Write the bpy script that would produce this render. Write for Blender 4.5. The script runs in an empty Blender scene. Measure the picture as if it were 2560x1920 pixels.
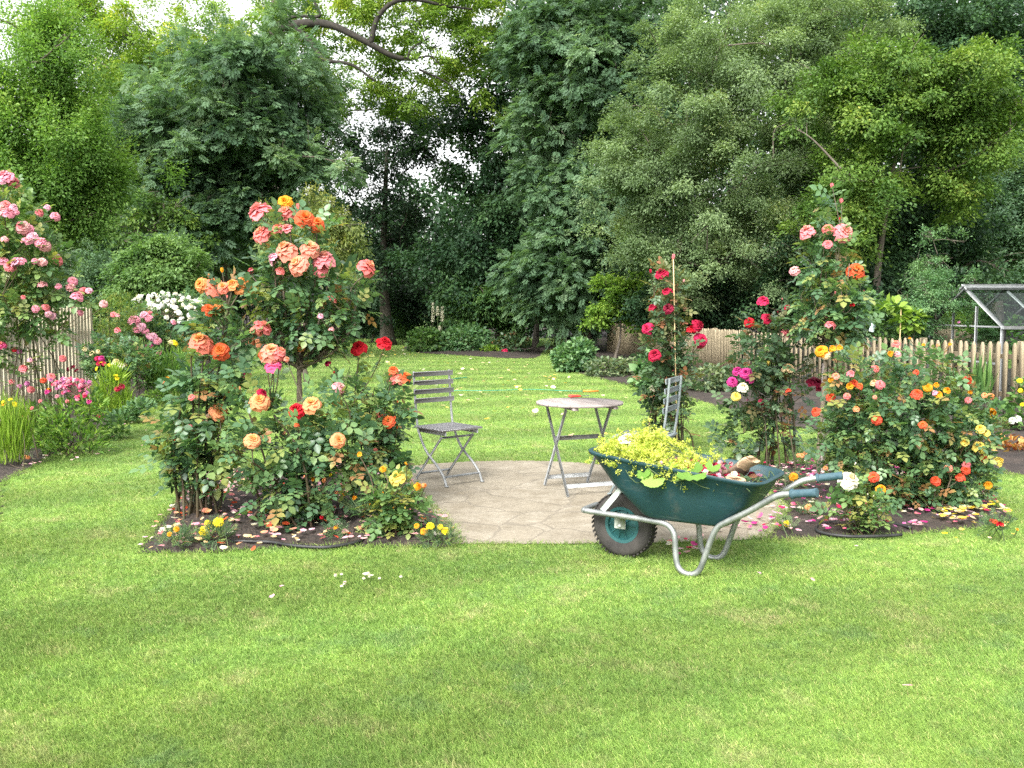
import bpy, math, zlib
import numpy as np
from mathutils import Vector, Matrix
C = bpy.context.scene
COL = C.collection
R = math.radians
# ------------------------------------------------------------------ camera, sky, sun, exposure
F, CX, CY, CAMH = 2309.0, 1280.0, 960.0, 1.45
TH = math.atan(182.3 / F)
cam = bpy.data.cameras.new('camera'); camo = bpy.data.objects.new('camera', cam); COL.objects.link(camo)
cam.sensor_width = 36; cam.lens = 36 * F / 2560; cam.clip_end = 2000; cam.clip_start = 0.05
camo.location = (0, 0, CAMH); camo.rotation_euler = (math.pi / 2 - TH, 0, 0)
C.camera = camo
SUN_EL, SUN_ROT = 46, 205
W = bpy.data.worlds.new("World"); C.world = W; W.use_nodes = True
nt = W.node_tree; nt.nodes.clear()
sky = nt.nodes.new('ShaderNodeTexSky'); sky.sky_type = 'NISHITA'; sky.sun_disc = False
sky.sun_elevation = R(SUN_EL); sky.sun_rotation = R(SUN_ROT); sky.dust_density = 4.0; sky.air_density = 1.5
hs = nt.nodes.new('ShaderNodeHueSaturation'); hs.inputs['Saturation'].default_value = 0.12   # thin white overcast
bg = nt.nodes.new('ShaderNodeBackground'); bg.inputs['Strength'].default_value = 0.15
wo = nt.nodes.new('ShaderNodeOutputWorld')
nt.links.new(sky.outputs[0], hs.inputs['Color']); nt.links.new(hs.outputs[0], bg.inputs[0]); nt.links.new(bg.outputs[0], wo.inputs[0])
sl = bpy.data.lights.new('sun', 'SUN'); sl.energy = 1.5; sl.angle = R(25); sl.color = (1, .96, .9)
so = bpy.data.objects.new('sun', sl); COL.objects.link(so)
_az = R(SUN_ROT)
_sd = Vector((math.sin(_az) * math.cos(R(SUN_EL)), math.cos(_az) * math.cos(R(SUN_EL)), math.sin(R(SUN_EL))))
so.rotation_euler = _sd.to_track_quat('Z', 'Y').to_euler()
C.view_settings.view_transform = 'Standard'; C.view_settings.look = 'None'; C.view_settings.gamma = 1
C.view_settings.exposure = 1.75
C.cycles.max_bounces = 6; C.cycles.diffuse_bounces = 4; C.cycles.glossy_bounces = 2; C.cycles.transmission_bounces = 4
C.cycles.transparent_max_bounces = 6; C.cycles.caustics_reflective = False; C.cycles.caustics_refractive = False
C.cycles.sample_clamp_indirect = 6; C.cycles.use_denoising = False

# ------------------------------------------------------------------ projection helpers (photo pixels, 2560 x 1920)
def ray(px, py):
    u = -(py - CY) / F
    return np.array([(px - CX) / F, math.cos(TH) + u * math.sin(TH), -math.sin(TH) + u * math.cos(TH)])
def at(px, py, Y):
    d = ray(px, py); return np.array([0, 0, CAMH]) + d * (Y / d[1])
def gp(px, py, z=0.0):
    d = ray(px, py); t = (z - CAMH) / d[2]; return np.array([d[0] * t, d[1] * t, z])
S = 2560 / 2212
def zo(x, y): return x * S, y * S
def z1(x, y): return x / 1.975, 400 + y / 1.975
def z2(x, y): return 360 + x / 1.765, 460 + y / 1.765
def z3(x, y): return 960 + x / 3.4563, 860 + y / 3.4563
def z5(x, y): return 1560 + x / 1.728, 440 + y / 1.728
def z6(x, y): return 880 + x / 2.6976, 660 + y / 2.6976
def z7(x, y): return x / 3.95, 380 + y / 3.95
def z8(x, y): return x / 3.3173, 700 + y / 3.3173
def zb(x, y): return 340 + x / 2.6976, 1180 + y / 2.6976
def rng_of(s): return np.random.default_rng(zlib.crc32(s.encode()))

# ------------------------------------------------------------------ mesh helpers
def make_mesh(name, V, T, attrs=None, smooth=False, sharp=None):
    me = bpy.data.meshes.new(name)
    V = np.asarray(V, np.float32); T = np.asarray(T, np.int32)
    n, m = len(V), len(T)
    me.vertices.add(n); me.vertices.foreach_set('co', V.ravel())
    k = T.shape[1]
    me.loops.add(m * k); me.loops.foreach_set('vertex_index', T.ravel())
    me.polygons.add(m); me.polygons.foreach_set('loop_start', np.arange(0, m * k, k, dtype=np.int32))
    for a, vals in (attrs or {}).items():
        at_ = me.attributes.new(a, 'FLOAT', 'POINT'); at_.data.foreach_set('value', np.asarray(vals, np.float32))
    me.update(calc_edges=True)
    if smooth:
        me.polygons.foreach_set('use_smooth', np.ones(m, bool))
        if sharp: me.set_sharp_from_angle(angle=R(sharp))
    return me
def link(name, me, mat=None, parent=None):
    o = bpy.data.objects.new(name, me); COL.objects.link(o)
    if mat is not None and me is not None and len(me.materials) == 0: me.materials.append(mat)
    if parent is not None: o.parent = parent
    return o
def tag(o, label=None, cat=None, group=None, kind=None):
    if label: o['label'] = label
    if cat: o['category'] = cat
    if group: o['group'] = group
    if kind: o['kind'] = kind
    return o
def thing(name, label, cat, group=None, loc=(0, 0, 0), rz=0):
    o = bpy.data.objects.new(name, None); COL.objects.link(o); o.location = loc; o.rotation_euler = (0, 0, rz)
    o.empty_display_size = 0.1
    return tag(o, label, cat, group)
def nrm(v):
    v = np.asarray(v, float); return v / np.maximum(np.linalg.norm(v, axis=-1, keepdims=True), 1e-9)
class B:
    def __init__(s): s.V = []; s.T = []; s.n = 0; s.a = []
    def add(s, V, T, a=None):
        V = np.asarray(V, float); T = np.asarray(T, int)
        s.V.append(V); s.T.append(T + s.n); s.n += len(V)
        s.a.append(np.full(len(V), .5) if a is None else np.asarray(a, float)); return s
    def quads(s, V, Q, a=None):
        Q = np.asarray(Q, int); return s.add(V, np.concatenate([Q[:, [0, 1, 2]], Q[:, [0, 2, 3]]]), a)
    def tube(s, P, r, n=8, cap=True, a=None):
        P = np.asarray(P, float); m = len(P); r = np.broadcast_to(np.asarray(r, float), (m,))
        D = np.gradient(P, axis=0); D = nrm(D)
        up = np.array([0, 0, 1.]) if abs(D[0][2]) < .9 else np.array([1., 0, 0])
        x = nrm(np.cross(D[0], up)); an = np.arange(n) * 2 * math.pi / n; V = []
        for i in range(m):
            x = nrm(x - D[i] * np.dot(x, D[i])); y = np.cross(D[i], x)
            V.append(P[i] + r[i] * (np.cos(an)[:, None] * x + np.sin(an)[:, None] * y))
        V = np.concatenate(V); i, j = np.meshgrid(np.arange(m - 1), np.arange(n), indexing='ij'); i = i.ravel(); j = j.ravel()
        Q = np.stack([i * n + j, i * n + (j + 1) % n, (i + 1) * n + (j + 1) % n, (i + 1) * n + j], 1)
        T = np.concatenate([Q[:, [0, 1, 2]], Q[:, [0, 2, 3]]])
        if cap:
            V = np.concatenate([V, P[:1], P[-1:]]); c0, c1 = m * n, m * n + 1; j = np.arange(n)
            T = np.concatenate([T, np.stack([np.full(n, c0), (j + 1) % n, j], 1), np.stack([np.full(n, c1), (m - 1) * n + j, (m - 1) * n + (j + 1) % n], 1)])
        return s.add(V, T, None if a is None else np.full(len(V), a))
    def box(s, c, size, rot=None, bev=0.0):
        hx, hy, hz = np.asarray(size, float) / 2; b = min(bev, hx * .49, hy * .49, hz * .49)
        if b <= 0:
            V = np.array([[x, y, z] for x in (-hx, hx) for y in (-hy, hy) for z in (-hz, hz)])
            Q = [[0, 1, 3, 2], [4, 6, 7, 5], [0, 4, 5, 1], [2, 3, 7, 6], [0, 2, 6, 4], [1, 5, 7, 3]]
        else:
            V = []; idx = {}
            for x in (-1, 1):
                for y in (-1, 1):
                    for z in (-1, 1):
                        for k in range(3):
                            p = np.array([x * hx, y * hy, z * hz]); q = p - np.array([x, y, z]) * b; q[k] = p[k]
                            idx[x, y, z, k] = len(V); V.append(q)
            V = np.array(V); Q = []; T3 = []
            for k in range(3):
                o = [a for a in range(3) if a != k]
                for sg in (-1, 1):
                    f = []
                    for (u, w) in ((-1, -1), (1, -1), (1, 1), (-1, 1)):
                        c_ = [0, 0, 0]; c_[k] = sg; c_[o[0]] = u; c_[o[1]] = w; f.append(idx[c_[0], c_[1], c_[2], k])
                    Q.append(f if (sg > 0) == (k != 1) else f[::-1])
            for k in range(3):
                o = [a for a in range(3) if a != k]
                for u in (-1, 1):
                    for w in (-1, 1):
                        e = []
                        for sg in (-1, 1):
                            c_ = [0, 0, 0]; c_[k] = sg; c_[o[0]] = u; c_[o[1]] = w; e.append([idx[tuple(c_) + (o[0],)], idx[tuple(c_) + (o[1],)]])
                        Q.append([e[0][0], e[0][1], e[1][1], e[1][0]])
            for x in (-1, 1):
                for y in (-1, 1):
                    for z in (-1, 1): Q.append([idx[x, y, z, 0], idx[x, y, z, 1], idx[x, y, z, 2], idx[x, y, z, 2]])
            Q = np.array(Q)
            TT = np.concatenate([Q[:, [0, 1, 2]], Q[:, [0, 2, 3]]]); TT = TT[TT[:, 1] != TT[:, 2]]
            if rot is not None: V = V @ np.asarray(rot).T
            return s.add(V + np.asarray(c), TT)
        if rot is not None: V = V @ np.asarray(rot).T
        return s.quads(V + np.asarray(c), Q)
    def bar(s, p, q, w, t, up=(0, 0, 1), bev=0.0):          # flat bar from p to q, w across (along up x dir), t thick
        p = np.asarray(p, float); q = np.asarray(q, float); d = nrm(q - p); x = nrm(np.cross(d, np.asarray(up, float))); z = np.cross(x, d)
        return s.box((p + q) / 2, (w, np.linalg.norm(q - p), t), np.stack([x, d, z], 1), bev)
    def lathe(s, prof, n=24, axis='z', c=(0, 0, 0), closed=False):
        prof = np.asarray(prof, float); m = len(prof); an = np.arange(n) * 2 * math.pi / n
        V = np.stack([prof[:, None, 0] * np.cos(an), prof[:, None, 0] * np.sin(an), np.repeat(prof[:, None, 1], n, 1)], -1).reshape(-1, 3)
        if axis == 'y': V = V[:, [0, 2, 1]] * [1, 1, -1]
        mm = m if closed else m - 1
        i, j = np.meshgrid(np.arange(mm), np.arange(n), indexing='ij'); i = i.ravel(); j = j.ravel(); k = (i + 1) % m
        return s.quads(V + np.asarray(c), np.stack([i * n + j, i * n + (j + 1) % n, k * n + (j + 1) % n, k * n + j], 1))
    def mesh(s, name, smooth=False, sharp=None, attr='rnd'):
        return make_mesh(name, np.concatenate(s.V), np.concatenate(s.T), {attr: np.concatenate(s.a)}, smooth, sharp)
    def build(s, name, mat, parent=None, smooth=False, sharp=None): return link(name, s.mesh(name, smooth, sharp), mat, parent)
def curve(P, n=24):                                          # Catmull-Rom through points
    P = np.asarray(P, float); P = np.concatenate([[2 * P[0] - P[1]], P, [2 * P[-1] - P[-2]]]); out = []
    m = len(P) - 3; k = max(2, n // m)
    for i in range(m):
        a, b, c, d = P[i:i + 4]
        for t in np.linspace(0, 1, k, endpoint=False):
            out.append(.5 * ((2 * b) + (-a + c) * t + (2 * a - 5 * b + 4 * c - d) * t * t + (-a + 3 * b - 3 * c + d) * t ** 3))
    out.append(P[-2]); return np.array(out)
def frames(d, up):
    y = nrm(d); x = nrm(np.cross(y, up)); z = np.cross(x, y); return np.stack([x, y, z], -1)   # columns
def scatter(tv, tt, P, Rm, sc, rnd):
    n, k = len(P), len(tv)
    V = np.einsum('nij,kj->nki', Rm, tv) * np.asarray(sc)[:, None, None] + P[:, None, :]
    T = tt[None] + (np.arange(n) * k)[:, None, None]
    return V.reshape(-1, 3), T.reshape(-1, 3), np.repeat(rnd, k)
# leaf templates: along +y, length 1, normal +z
LEAF4 = (np.array([[0, 0, 0], [-.27, .45, .07], [0, 1, -.06], [.27, .45, .07]]), np.array([[0, 2, 1], [0, 3, 2]]))
def _leaf8(w=.34):
    V = [[0, 0, 0], [-w, .35, .05], [0, .35, -.03], [w, .35, .05], [-w * .82, .68, .02], [0, .68, -.04], [w * .82, .68, .02], [0, 1, -.12]]
    T = [[0, 2, 1], [0, 3, 2], [1, 2, 5], [1, 5, 4], [2, 3, 6], [2, 6, 5], [4, 5, 7], [5, 6, 7]]
    return np.array(V, float), np.array(T)
LEAF8 = _leaf8()
def _compound(leaf, spots, sc):
    V = []; T = []; n = 0
    for (x, y, ang, s_, dz) in spots:
        c, q = math.cos(ang), math.sin(ang); v = leaf[0] * s_ * sc
        v = np.stack([v[:, 0] * c - v[:, 1] * q + x, v[:, 0] * q + v[:, 1] * c + y, v[:, 2] + dz], 1)
        V.append(v); T.append(leaf[1] + n); n += len(v)
    V.append(np.array([[-.008, 0, 0], [.008, 0, 0], [0, .62, -.02]])); T.append(np.array([[0, 1, 2]]) + n)
    return np.concatenate(V), np.concatenate(T)
ROSELEAF = _compound(LEAF8, [(0, .58, 0, 1.1, -.02), (0, .42, 1.15, .95, 0), (0, .42, -1.15, .95, 0), (0, .16, 1.25, .75, .01), (0, .16, -1.25, .75, .01)], .42)
PINNATE = _compound((LEAF4[0] * [.75, 1, 1], LEAF4[1]), [(0, .66, 0, 1, -.05)] + [(0, y, s_ * 1.0, 1, -.02) for y in (.12, .3, .48, .62) for s_ in (1, -1)], .38)
SPRIG = _compound(LEAF4, [(0, .55, 0, 1, 0), (0, .1, .9, .9, 0), (0, .25, -.9, .9, .03), (0, .42, .8, 1, -.03), (0, .5, -.8, 1, .02)], .45)
BLADE = (np.array([[-.035, 0, 0], [.035, 0, 0], [-.03, .5, .06], [.03, .5, .06], [0, 1, -.05]]), np.array([[0, 1, 3], [0, 3, 2], [2, 3, 4]]))
FEATHER = _compound((LEAF4[0] * [.3, 1, 1], LEAF4[1]), [(0, y, s_ * .7, 1, 0) for y in (.1, .25, .4, .55, .7) for s_ in (1, -1)] + [(0, .7, 0, 1, 0)], .3)

# ------------------------------------------------------------------ materials
def newmat(name):
    m = bpy.data.materials.new(name); m.use_nodes = True; n = m.node_tree; n.nodes.clear(); return m, n
def N(n, t, **kw):
    x = n.nodes.new(t)
    for k, v in kw.items():
        if k.startswith('i_'): x.inputs[k[2:].replace('_', ' ')].default_value = v
        else: setattr(x, k, v)
    return x
def ramp(n, stops):
    r = n.nodes.new('ShaderNodeValToRGB'); e = r.color_ramp.elements
    while len(e) > 1: e.remove(e[-1])
    e[0].position = stops[0][0]; e[0].color = (*stops[0][1], 1)
    for p, c in stops[1:]:
        q = e.new(p); q.color = (*c, 1)
    return r
def leaf_mat(name, stops, trans=.35, rough=.5, spec=.25, nscale=.6, namp=.35):
    m, n = newmat(name); L = n.links.new
    a = N(n, 'ShaderNodeAttribute', attribute_name='rnd'); g = N(n, 'ShaderNodeNewGeometry')
    no = N(n, 'ShaderNodeTexNoise'); no.inputs['Scale'].default_value = nscale; no.inputs['Detail'].default_value = 2
    L(g.outputs['Position'], no.inputs['Vector'])
    s1 = N(n, 'ShaderNodeMath', operation='SUBTRACT'); L(no.outputs['Fac'], s1.inputs[0]); s1.inputs[1].default_value = .5
    ma = N(n, 'ShaderNodeMath', operation='MULTIPLY_ADD'); L(s1.outputs[0], ma.inputs[0]); ma.inputs[1].default_value = namp * 2; L(a.outputs['Fac'], ma.inputs[2])
    r = ramp(n, stops); L(ma.outputs[0], r.inputs[0])
    p = N(n, 'ShaderNodeBsdfPrincipled'); p.inputs['Roughness'].default_value = rough; p.inputs['Specular IOR Level'].default_value = spec
    L(r.outputs[0], p.inputs['Base Color'])
    t = N(n, 'ShaderNodeBsdfTranslucent')
    tc = N(n, 'ShaderNodeMixRGB', blend_type='MULTIPLY'); tc.inputs[0].default_value = 1; L(r.outputs[0], tc.inputs[1]); tc.inputs[2].default_value = (1.25, 1.35, .7, 1)
    L(tc.outputs[0], t.inputs[0])
    mx = N(n, 'ShaderNodeMixShader'); mx.inputs[0].default_value = trans; L(p.outputs[0], mx.inputs[1]); L(t.outputs[0], mx.inputs[2])
    o = N(n, 'ShaderNodeOutputMaterial'); L(mx.outputs[0], o.inputs[0]); return m
def petal_mat(name, inner, outer, trans=.35):
    m, n = newmat(name); L = n.links.new
    a = N(n, 'ShaderNodeAttribute', attribute_name='t')
    tc = N(n, 'ShaderNodeTexCoord'); no = N(n, 'ShaderNodeTexNoise'); no.inputs['Scale'].default_value = 3.0; no.inputs['Detail'].default_value = 3
    L(tc.outputs['Object'], no.inputs['Vector'])
    s1 = N(n, 'ShaderNodeMath', operation='MULTIPLY_ADD'); L(no.outputs['Fac'], s1.inputs[0]); s1.inputs[1].default_value = .7
    s2 = N(n, 'ShaderNodeMath', operation='SUBTRACT'); L(a.outputs['Fac'], s2.inputs[0]); s2.inputs[1].default_value = .35; L(s2.outputs[0], s1.inputs[2])
    r = ramp(n, [(.05, inner), (.75, outer)]); L(s1.outputs[0], r.inputs[0])
    p = N(n, 'ShaderNodeBsdfPrincipled'); p.inputs['Roughness'].default_value = .6; p.inputs['Specular IOR Level'].default_value = .2; L(r.outputs[0], p.inputs['Base Color'])
    t = N(n, 'ShaderNodeBsdfTranslucent'); L(r.outputs[0], t.inputs[0])
    mx = N(n, 'ShaderNodeMixShader'); mx.inputs[0].default_value = trans; L(p.outputs[0], mx.inputs[1]); L(t.outputs[0], mx.inputs[2])
    o = N(n, 'ShaderNodeOutputMaterial'); L(mx.outputs[0], o.inputs[0]); return m
def solid_mat(name, c1, c2, scale=8, rough=.6, metal=0, spec=.4, bump=0, bscale=40, stretch=(1, 1, 1), detail=5, r2=None, coords='Object'):
    m, n = newmat(name); L = n.links.new
    tc = N(n, 'ShaderNodeTexCoord'); mp = N(n, 'ShaderNodeMapping'); mp.inputs['Scale'].default_value = stretch; L(tc.outputs[coords], mp.inputs[0])
    no = N(n, 'ShaderNodeTexNoise'); no.inputs['Scale'].default_value = scale; no.inputs['Detail'].default_value = detail; no.inputs['Roughness'].default_value = .6
    L(mp.outputs[0], no.inputs['Vector'])
    r = ramp(n, [(.32, c1), (.68, c2)]); L(no.outputs['Fac'], r.inputs[0])
    p = N(n, 'ShaderNodeBsdfPrincipled'); p.inputs['Roughness'].default_value = rough; p.inputs['Metallic'].default_value = metal; p.inputs['Specular IOR Level'].default_value = spec
    L(r.outputs[0], p.inputs['Base Color'])
    if r2 is not None:
        rr = N(n, 'ShaderNodeMapRange'); rr.inputs[3].default_value = rough; rr.inputs[4].default_value = r2; L(no.outputs['Fac'], rr.inputs[0]); L(rr.outputs[0], p.inputs['Roughness'])
    if bump:
        n2 = N(n, 'ShaderNodeTexNoise'); n2.inputs['Scale'].default_value = bscale; n2.inputs['Detail'].default_value = 6; L(mp.outputs[0], n2.inputs['Vector'])
        b = N(n, 'ShaderNodeBump'); b.inputs['Strength'].default_value = bump; b.inputs['Distance'].default_value = .01; L(n2.outputs['Fac'], b.inputs['Height']); L(b.outputs[0], p.inputs['Normal'])
    o = N(n, 'ShaderNodeOutputMaterial'); L(p.outputs[0], o.inputs[0]); return m
def greens(dark, mid, light, hot=None, h=.9):
    st = [(.05, dark), (.45, mid), (.8, light)]
    if hot: st.append((1.0, hot))
    return st
M = {}
M['mid'] = leaf_mat('leaf_mid', greens((0.0413, 0.0908, 0.0297), (0.0825, 0.174, 0.0495), (0.141, 0.248, 0.066)))
M['apple'] = leaf_mat('leaf_apple', greens((0.085, 0.135, 0.06), (0.165, 0.24, 0.112), (0.25, 0.335, 0.155), (0.31, 0.36, 0.14)), trans=0.42)
M['ash'] = leaf_mat('leaf_ash', greens((0.052, 0.104, 0.056), (0.108, 0.19, 0.1), (0.175, 0.265, 0.135), (0.24, 0.31, 0.1)), trans=0.42)
M['lime'] = leaf_mat('leaf_lime', greens((0.0931, 0.171, 0.031), (0.186, 0.296, 0.0466), (0.31, 0.389, 0.0544), (0.497, 0.466, 0.0466)), trans=.45)
M['left'] = leaf_mat('leaf_left', greens((0.0704, 0.15, 0.0352), (0.132, 0.246, 0.0528), (0.211, 0.334, 0.0704), (0.282, 0.387, 0.088)), trans=0.48)
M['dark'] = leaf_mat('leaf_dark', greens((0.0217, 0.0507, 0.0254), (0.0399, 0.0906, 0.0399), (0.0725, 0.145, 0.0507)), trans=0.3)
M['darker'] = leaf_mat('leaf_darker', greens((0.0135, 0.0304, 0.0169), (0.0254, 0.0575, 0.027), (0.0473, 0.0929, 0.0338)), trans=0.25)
M['pear'] = leaf_mat('leaf_pear', greens((0.0515, 0.11, 0.0265), (0.11, 0.199, 0.0368), (0.191, 0.272, 0.0515), (0.28, 0.294, 0.0589)))
M['olive'] = leaf_mat('leaf_olive', greens((0.084, 0.119, 0.035), (0.154, 0.196, 0.056), (0.252, 0.252, 0.07), (0.35, 0.308, 0.07)))
M['shrub'] = leaf_mat('leaf_shrub', greens((0.0495, 0.116, 0.0462), (0.0908, 0.198, 0.0743), (0.165, 0.281, 0.116)), spec=.5)
M['greyshrub'] = leaf_mat('leaf_grey_shrub', greens((0.056, 0.098, 0.049), (0.112, 0.168, 0.077), (0.21, 0.252, 0.126)), spec=.4)
M['bright'] = leaf_mat('leaf_bright', greens((0.078, 0.156, 0.026), (0.156, 0.273, 0.039), (0.247, 0.364, 0.0585)), trans=.45)
M['rose'] = leaf_mat('leaf_rose', [(.0, (0.0491, 0.105, 0.0527)), (.45, (0.0878, 0.176, 0.0789)), (.75, (0.15, 0.255, 0.0966)), (.93, (0.246, 0.281, 0.0789)), (1.0, (0.299, 0.157, 0.0702))], rough=.38, spec=.5, nscale=2.5, namp=.3)
M['rosefresh'] = leaf_mat('leaf_rose_fresh', [(.0, (0.06, 0.127, 0.045)), (.45, (0.113, 0.21, 0.0674)), (.8, (0.196, 0.284, 0.09)), (1.0, (0.3, 0.284, 0.075))], rough=.4, spec=.45, nscale=2.5, namp=.3)
M['rosedark'] = leaf_mat('leaf_rose_dark', [(.0, (0.039, 0.0702, 0.039)), (.5, (0.0702, 0.133, 0.0624)), (.8, (0.109, 0.172, 0.078)), (.95, (0.172, 0.14, 0.0624)), (1.0, (0.218, 0.0936, 0.0468))], rough=.38, spec=.5, nscale=2.5, namp=.3)
M['rosered'] = leaf_mat('leaf_rose_reddish', [(.0, (0.078, 0.104, 0.039)), (.5, (0.143, 0.169, 0.065)), (.8, (0.234, 0.195, 0.091)), (1.0, (0.26, 0.117, 0.065))], rough=.4, nscale=3)
M['grassplant'] = leaf_mat('leaf_grassy', greens((0.092, 0.172, 0.023), (0.184, 0.31, 0.0345), (0.287, 0.414, 0.0575)), trans=.4)
M['heuchera'] = leaf_mat('leaf_heuchera', greens((.2, .05, .02), (.38, .16, .05), (.5, .32, .1)), trans=.3)
M['alchemilla'] = leaf_mat('flower_alchemilla', greens((.28, .36, .05), (.5, .55, .09), (.66, .66, .17)), trans=.35)
M['mantleleaf'] = leaf_mat('leaf_mantle', greens((.12, .24, .04), (.2, .36, .07), (.28, .43, .1)), trans=.4, nscale=6)
M['roundtree'] = leaf_mat('leaf_round_tree', greens((.075, .15, .05), (.14, .24, .075), (.22, .33, .11)), trans=.42)
M['bark'] = solid_mat('bark', (.06, .048, .036), (.14, .12, .095), 6, .9, bump=.6, bscale=14, stretch=(1, 1, .25))
M['barkdark'] = solid_mat('bark_dark', (.03, .026, .02), (.075, .065, .05), 5, .9, bump=.5, bscale=12, stretch=(1, 1, .3))
M['barklimb'] = solid_mat('limb_bark', (.014, .012, .01), (.04, .035, .028), 8, .95, bump=.9, bscale=10)
M['cane'] = solid_mat('rose_cane', (.042, .048, .02), (.08, .045, .028), 9, .6, bump=.2)
M['caneold'] = solid_mat('rose_cane_old', (.09, .07, .05), (.19, .155, .11), 12, .85, bump=.6, bscale=30)
M['stem'] = solid_mat('green_stem', (.05, .09, .03), (.1, .13, .05), 8, .6)
M['galv'] = solid_mat('galvanised_steel', (.2, .215, .21), (.36, .375, .365), 16, .42, metal=.75, r2=.65, detail=6)
M['greymetal'] = solid_mat('grey_painted_metal', (.2, .21, .21), (.36, .37, .37), 14, .55, metal=.35, r2=.7)
M['bluemetal'] = solid_mat('blue_grey_painted_metal', (.13, .165, .17), (.23, .26, .26), 14, .55, metal=.2)
M['slat'] = solid_mat('weathered_slats', (.17, .145, .135), (.33, .29, .27), 10, .8, bump=.3, bscale=30, stretch=(1, .15, 1))
M['greyslat'] = solid_mat('grey_slats', (.2, .2, .21), (.37, .36, .37), 10, .7, bump=.25, bscale=30, stretch=(1, .15, 1))
M['tub'] = solid_mat('green_plastic', (.005, .031, .039), (.012, .047, .054), 3.5, .42, spec=.45, bump=.15, bscale=120, r2=.65, detail=9)
def tub_mat():
    m = M['tub']; n = m.node_tree; L = n.links.new; p = [x for x in n.nodes if x.type == 'BSDF_PRINCIPLED'][0]; src = p.inputs['Base Color'].links[0].from_socket
    tc = N(n, 'ShaderNodeTexCoord'); a = N(n, 'ShaderNodeTexNoise'); a.inputs['Scale'].default_value = 4.5; a.inputs['Detail'].default_value = 12; a.inputs['Roughness'].default_value = .72; L(tc.outputs['Object'], a.inputs['Vector'])
    mp = N(n, 'ShaderNodeMapping'); mp.inputs['Scale'].default_value = (3, 3, 40); mp.inputs['Rotation'].default_value = (.3, .5, 0); L(tc.outputs['Object'], mp.inputs[0]); c = N(n, 'ShaderNodeTexNoise'); c.inputs['Scale'].default_value = 2.5; c.inputs['Detail'].default_value = 4; L(mp.outputs[0], c.inputs['Vector'])
    r1 = ramp(n, [(.54, (0, 0, 0)), (.72, (.4, .4, .4))]); L(a.outputs['Fac'], r1.inputs[0]); r2 = ramp(n, [(.66, (0, 0, 0)), (.72, (.3, .3, .3))]); L(c.outputs['Fac'], r2.inputs[0])
    k1 = N(n, 'ShaderNodeMixRGB'); L(r1.outputs[0], k1.inputs[0]); L(src, k1.inputs[1]); k1.inputs[2].default_value = (.11, .095, .07, 1)
    k2 = N(n, 'ShaderNodeMixRGB'); L(r2.outputs[0], k2.inputs[0]); L(k1.outputs[0], k2.inputs[1]); k2.inputs[2].default_value = (.12, .17, .17, 1); L(k2.outputs[0], p.inputs['Base Color'])
tub_mat()
M['grip'] = solid_mat('grip_plastic', (.022, .062, .082), (.055, .1, .12), 22, .7, bump=.2, bscale=60)
M['rubber'] = solid_mat('rubber', (.022, .021, .02), (.055, .05, .045), 9, .85, spec=.25, bump=.3, bscale=70)
M['wheelrim'] = solid_mat('wheel_rim', (.01, .06, .062), (.02, .085, .085), 9, .45)
M['bracket'] = solid_mat('bracket_paint', (.3, .32, .29), (.42, .44, .4), 12, .5)
M['strut'] = solid_mat('strut_steel', (.27, .31, .29), (.42, .45, .42), 10, .5, metal=.3)
M['picket'] = solid_mat('picket_wood', (.2, .16, .1), (.32, .265, .175), 5, .8, bump=.3, bscale=18, stretch=(3, 3, .35), coords='Object')
M['paleslat'] = solid_mat('pale_wood', (.25, .22, .15), (.38, .34, .24), 5, .8, bump=.3, bscale=18, stretch=(3, 3, .35))
M['oldboard'] = solid_mat('old_boards', (.06, .055, .055), (.13, .115, .11), 4, .9, bump=.4, bscale=16, stretch=(3, 3, .3))
M['alu'] = solid_mat('aluminium', (.15, .16, .16), (.26, .27, .27), 20, .5, metal=.5)
M['terracotta'] = solid_mat('terracotta', (.3, .11, .05), (.45, .18, .08), 10, .85)
M['black'] = solid_mat('black_hose', (.012, .012, .013), (.03, .03, .03), 20, .5)
M['hose'] = solid_mat('green_hose', (.025, .2, .12), (.05, .28, .17), 20, .4)
M['orangeplastic'] = solid_mat('orange_plastic', (.6, .16, .02), (.75, .25, .04), 20, .45)
M['redplastic'] = solid_mat('red_plastic', (.5, .03, .02), (.65, .06, .04), 20, .4)
M['white'] = solid_mat('white_paint', (.5, .52, .5), (.66, .67, .66), 10, .55)
M['bamboo'] = solid_mat('bamboo', (.42, .3, .14), (.58, .44, .24), 12, .7)
M['glove'] = solid_mat('tan_leather', (.34, .22, .13), (.55, .4, .26), 14, .85, bump=.4, bscale=50)
M['glovedirt'] = solid_mat('soiled_leather', (.05, .035, .025), (.17, .115, .08), 16, .9, bump=.5, bscale=50)
M['tagblue'] = solid_mat('pale_blue_card', (.45, .65, .62), (.7, .82, .8), 10, .6)
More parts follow.
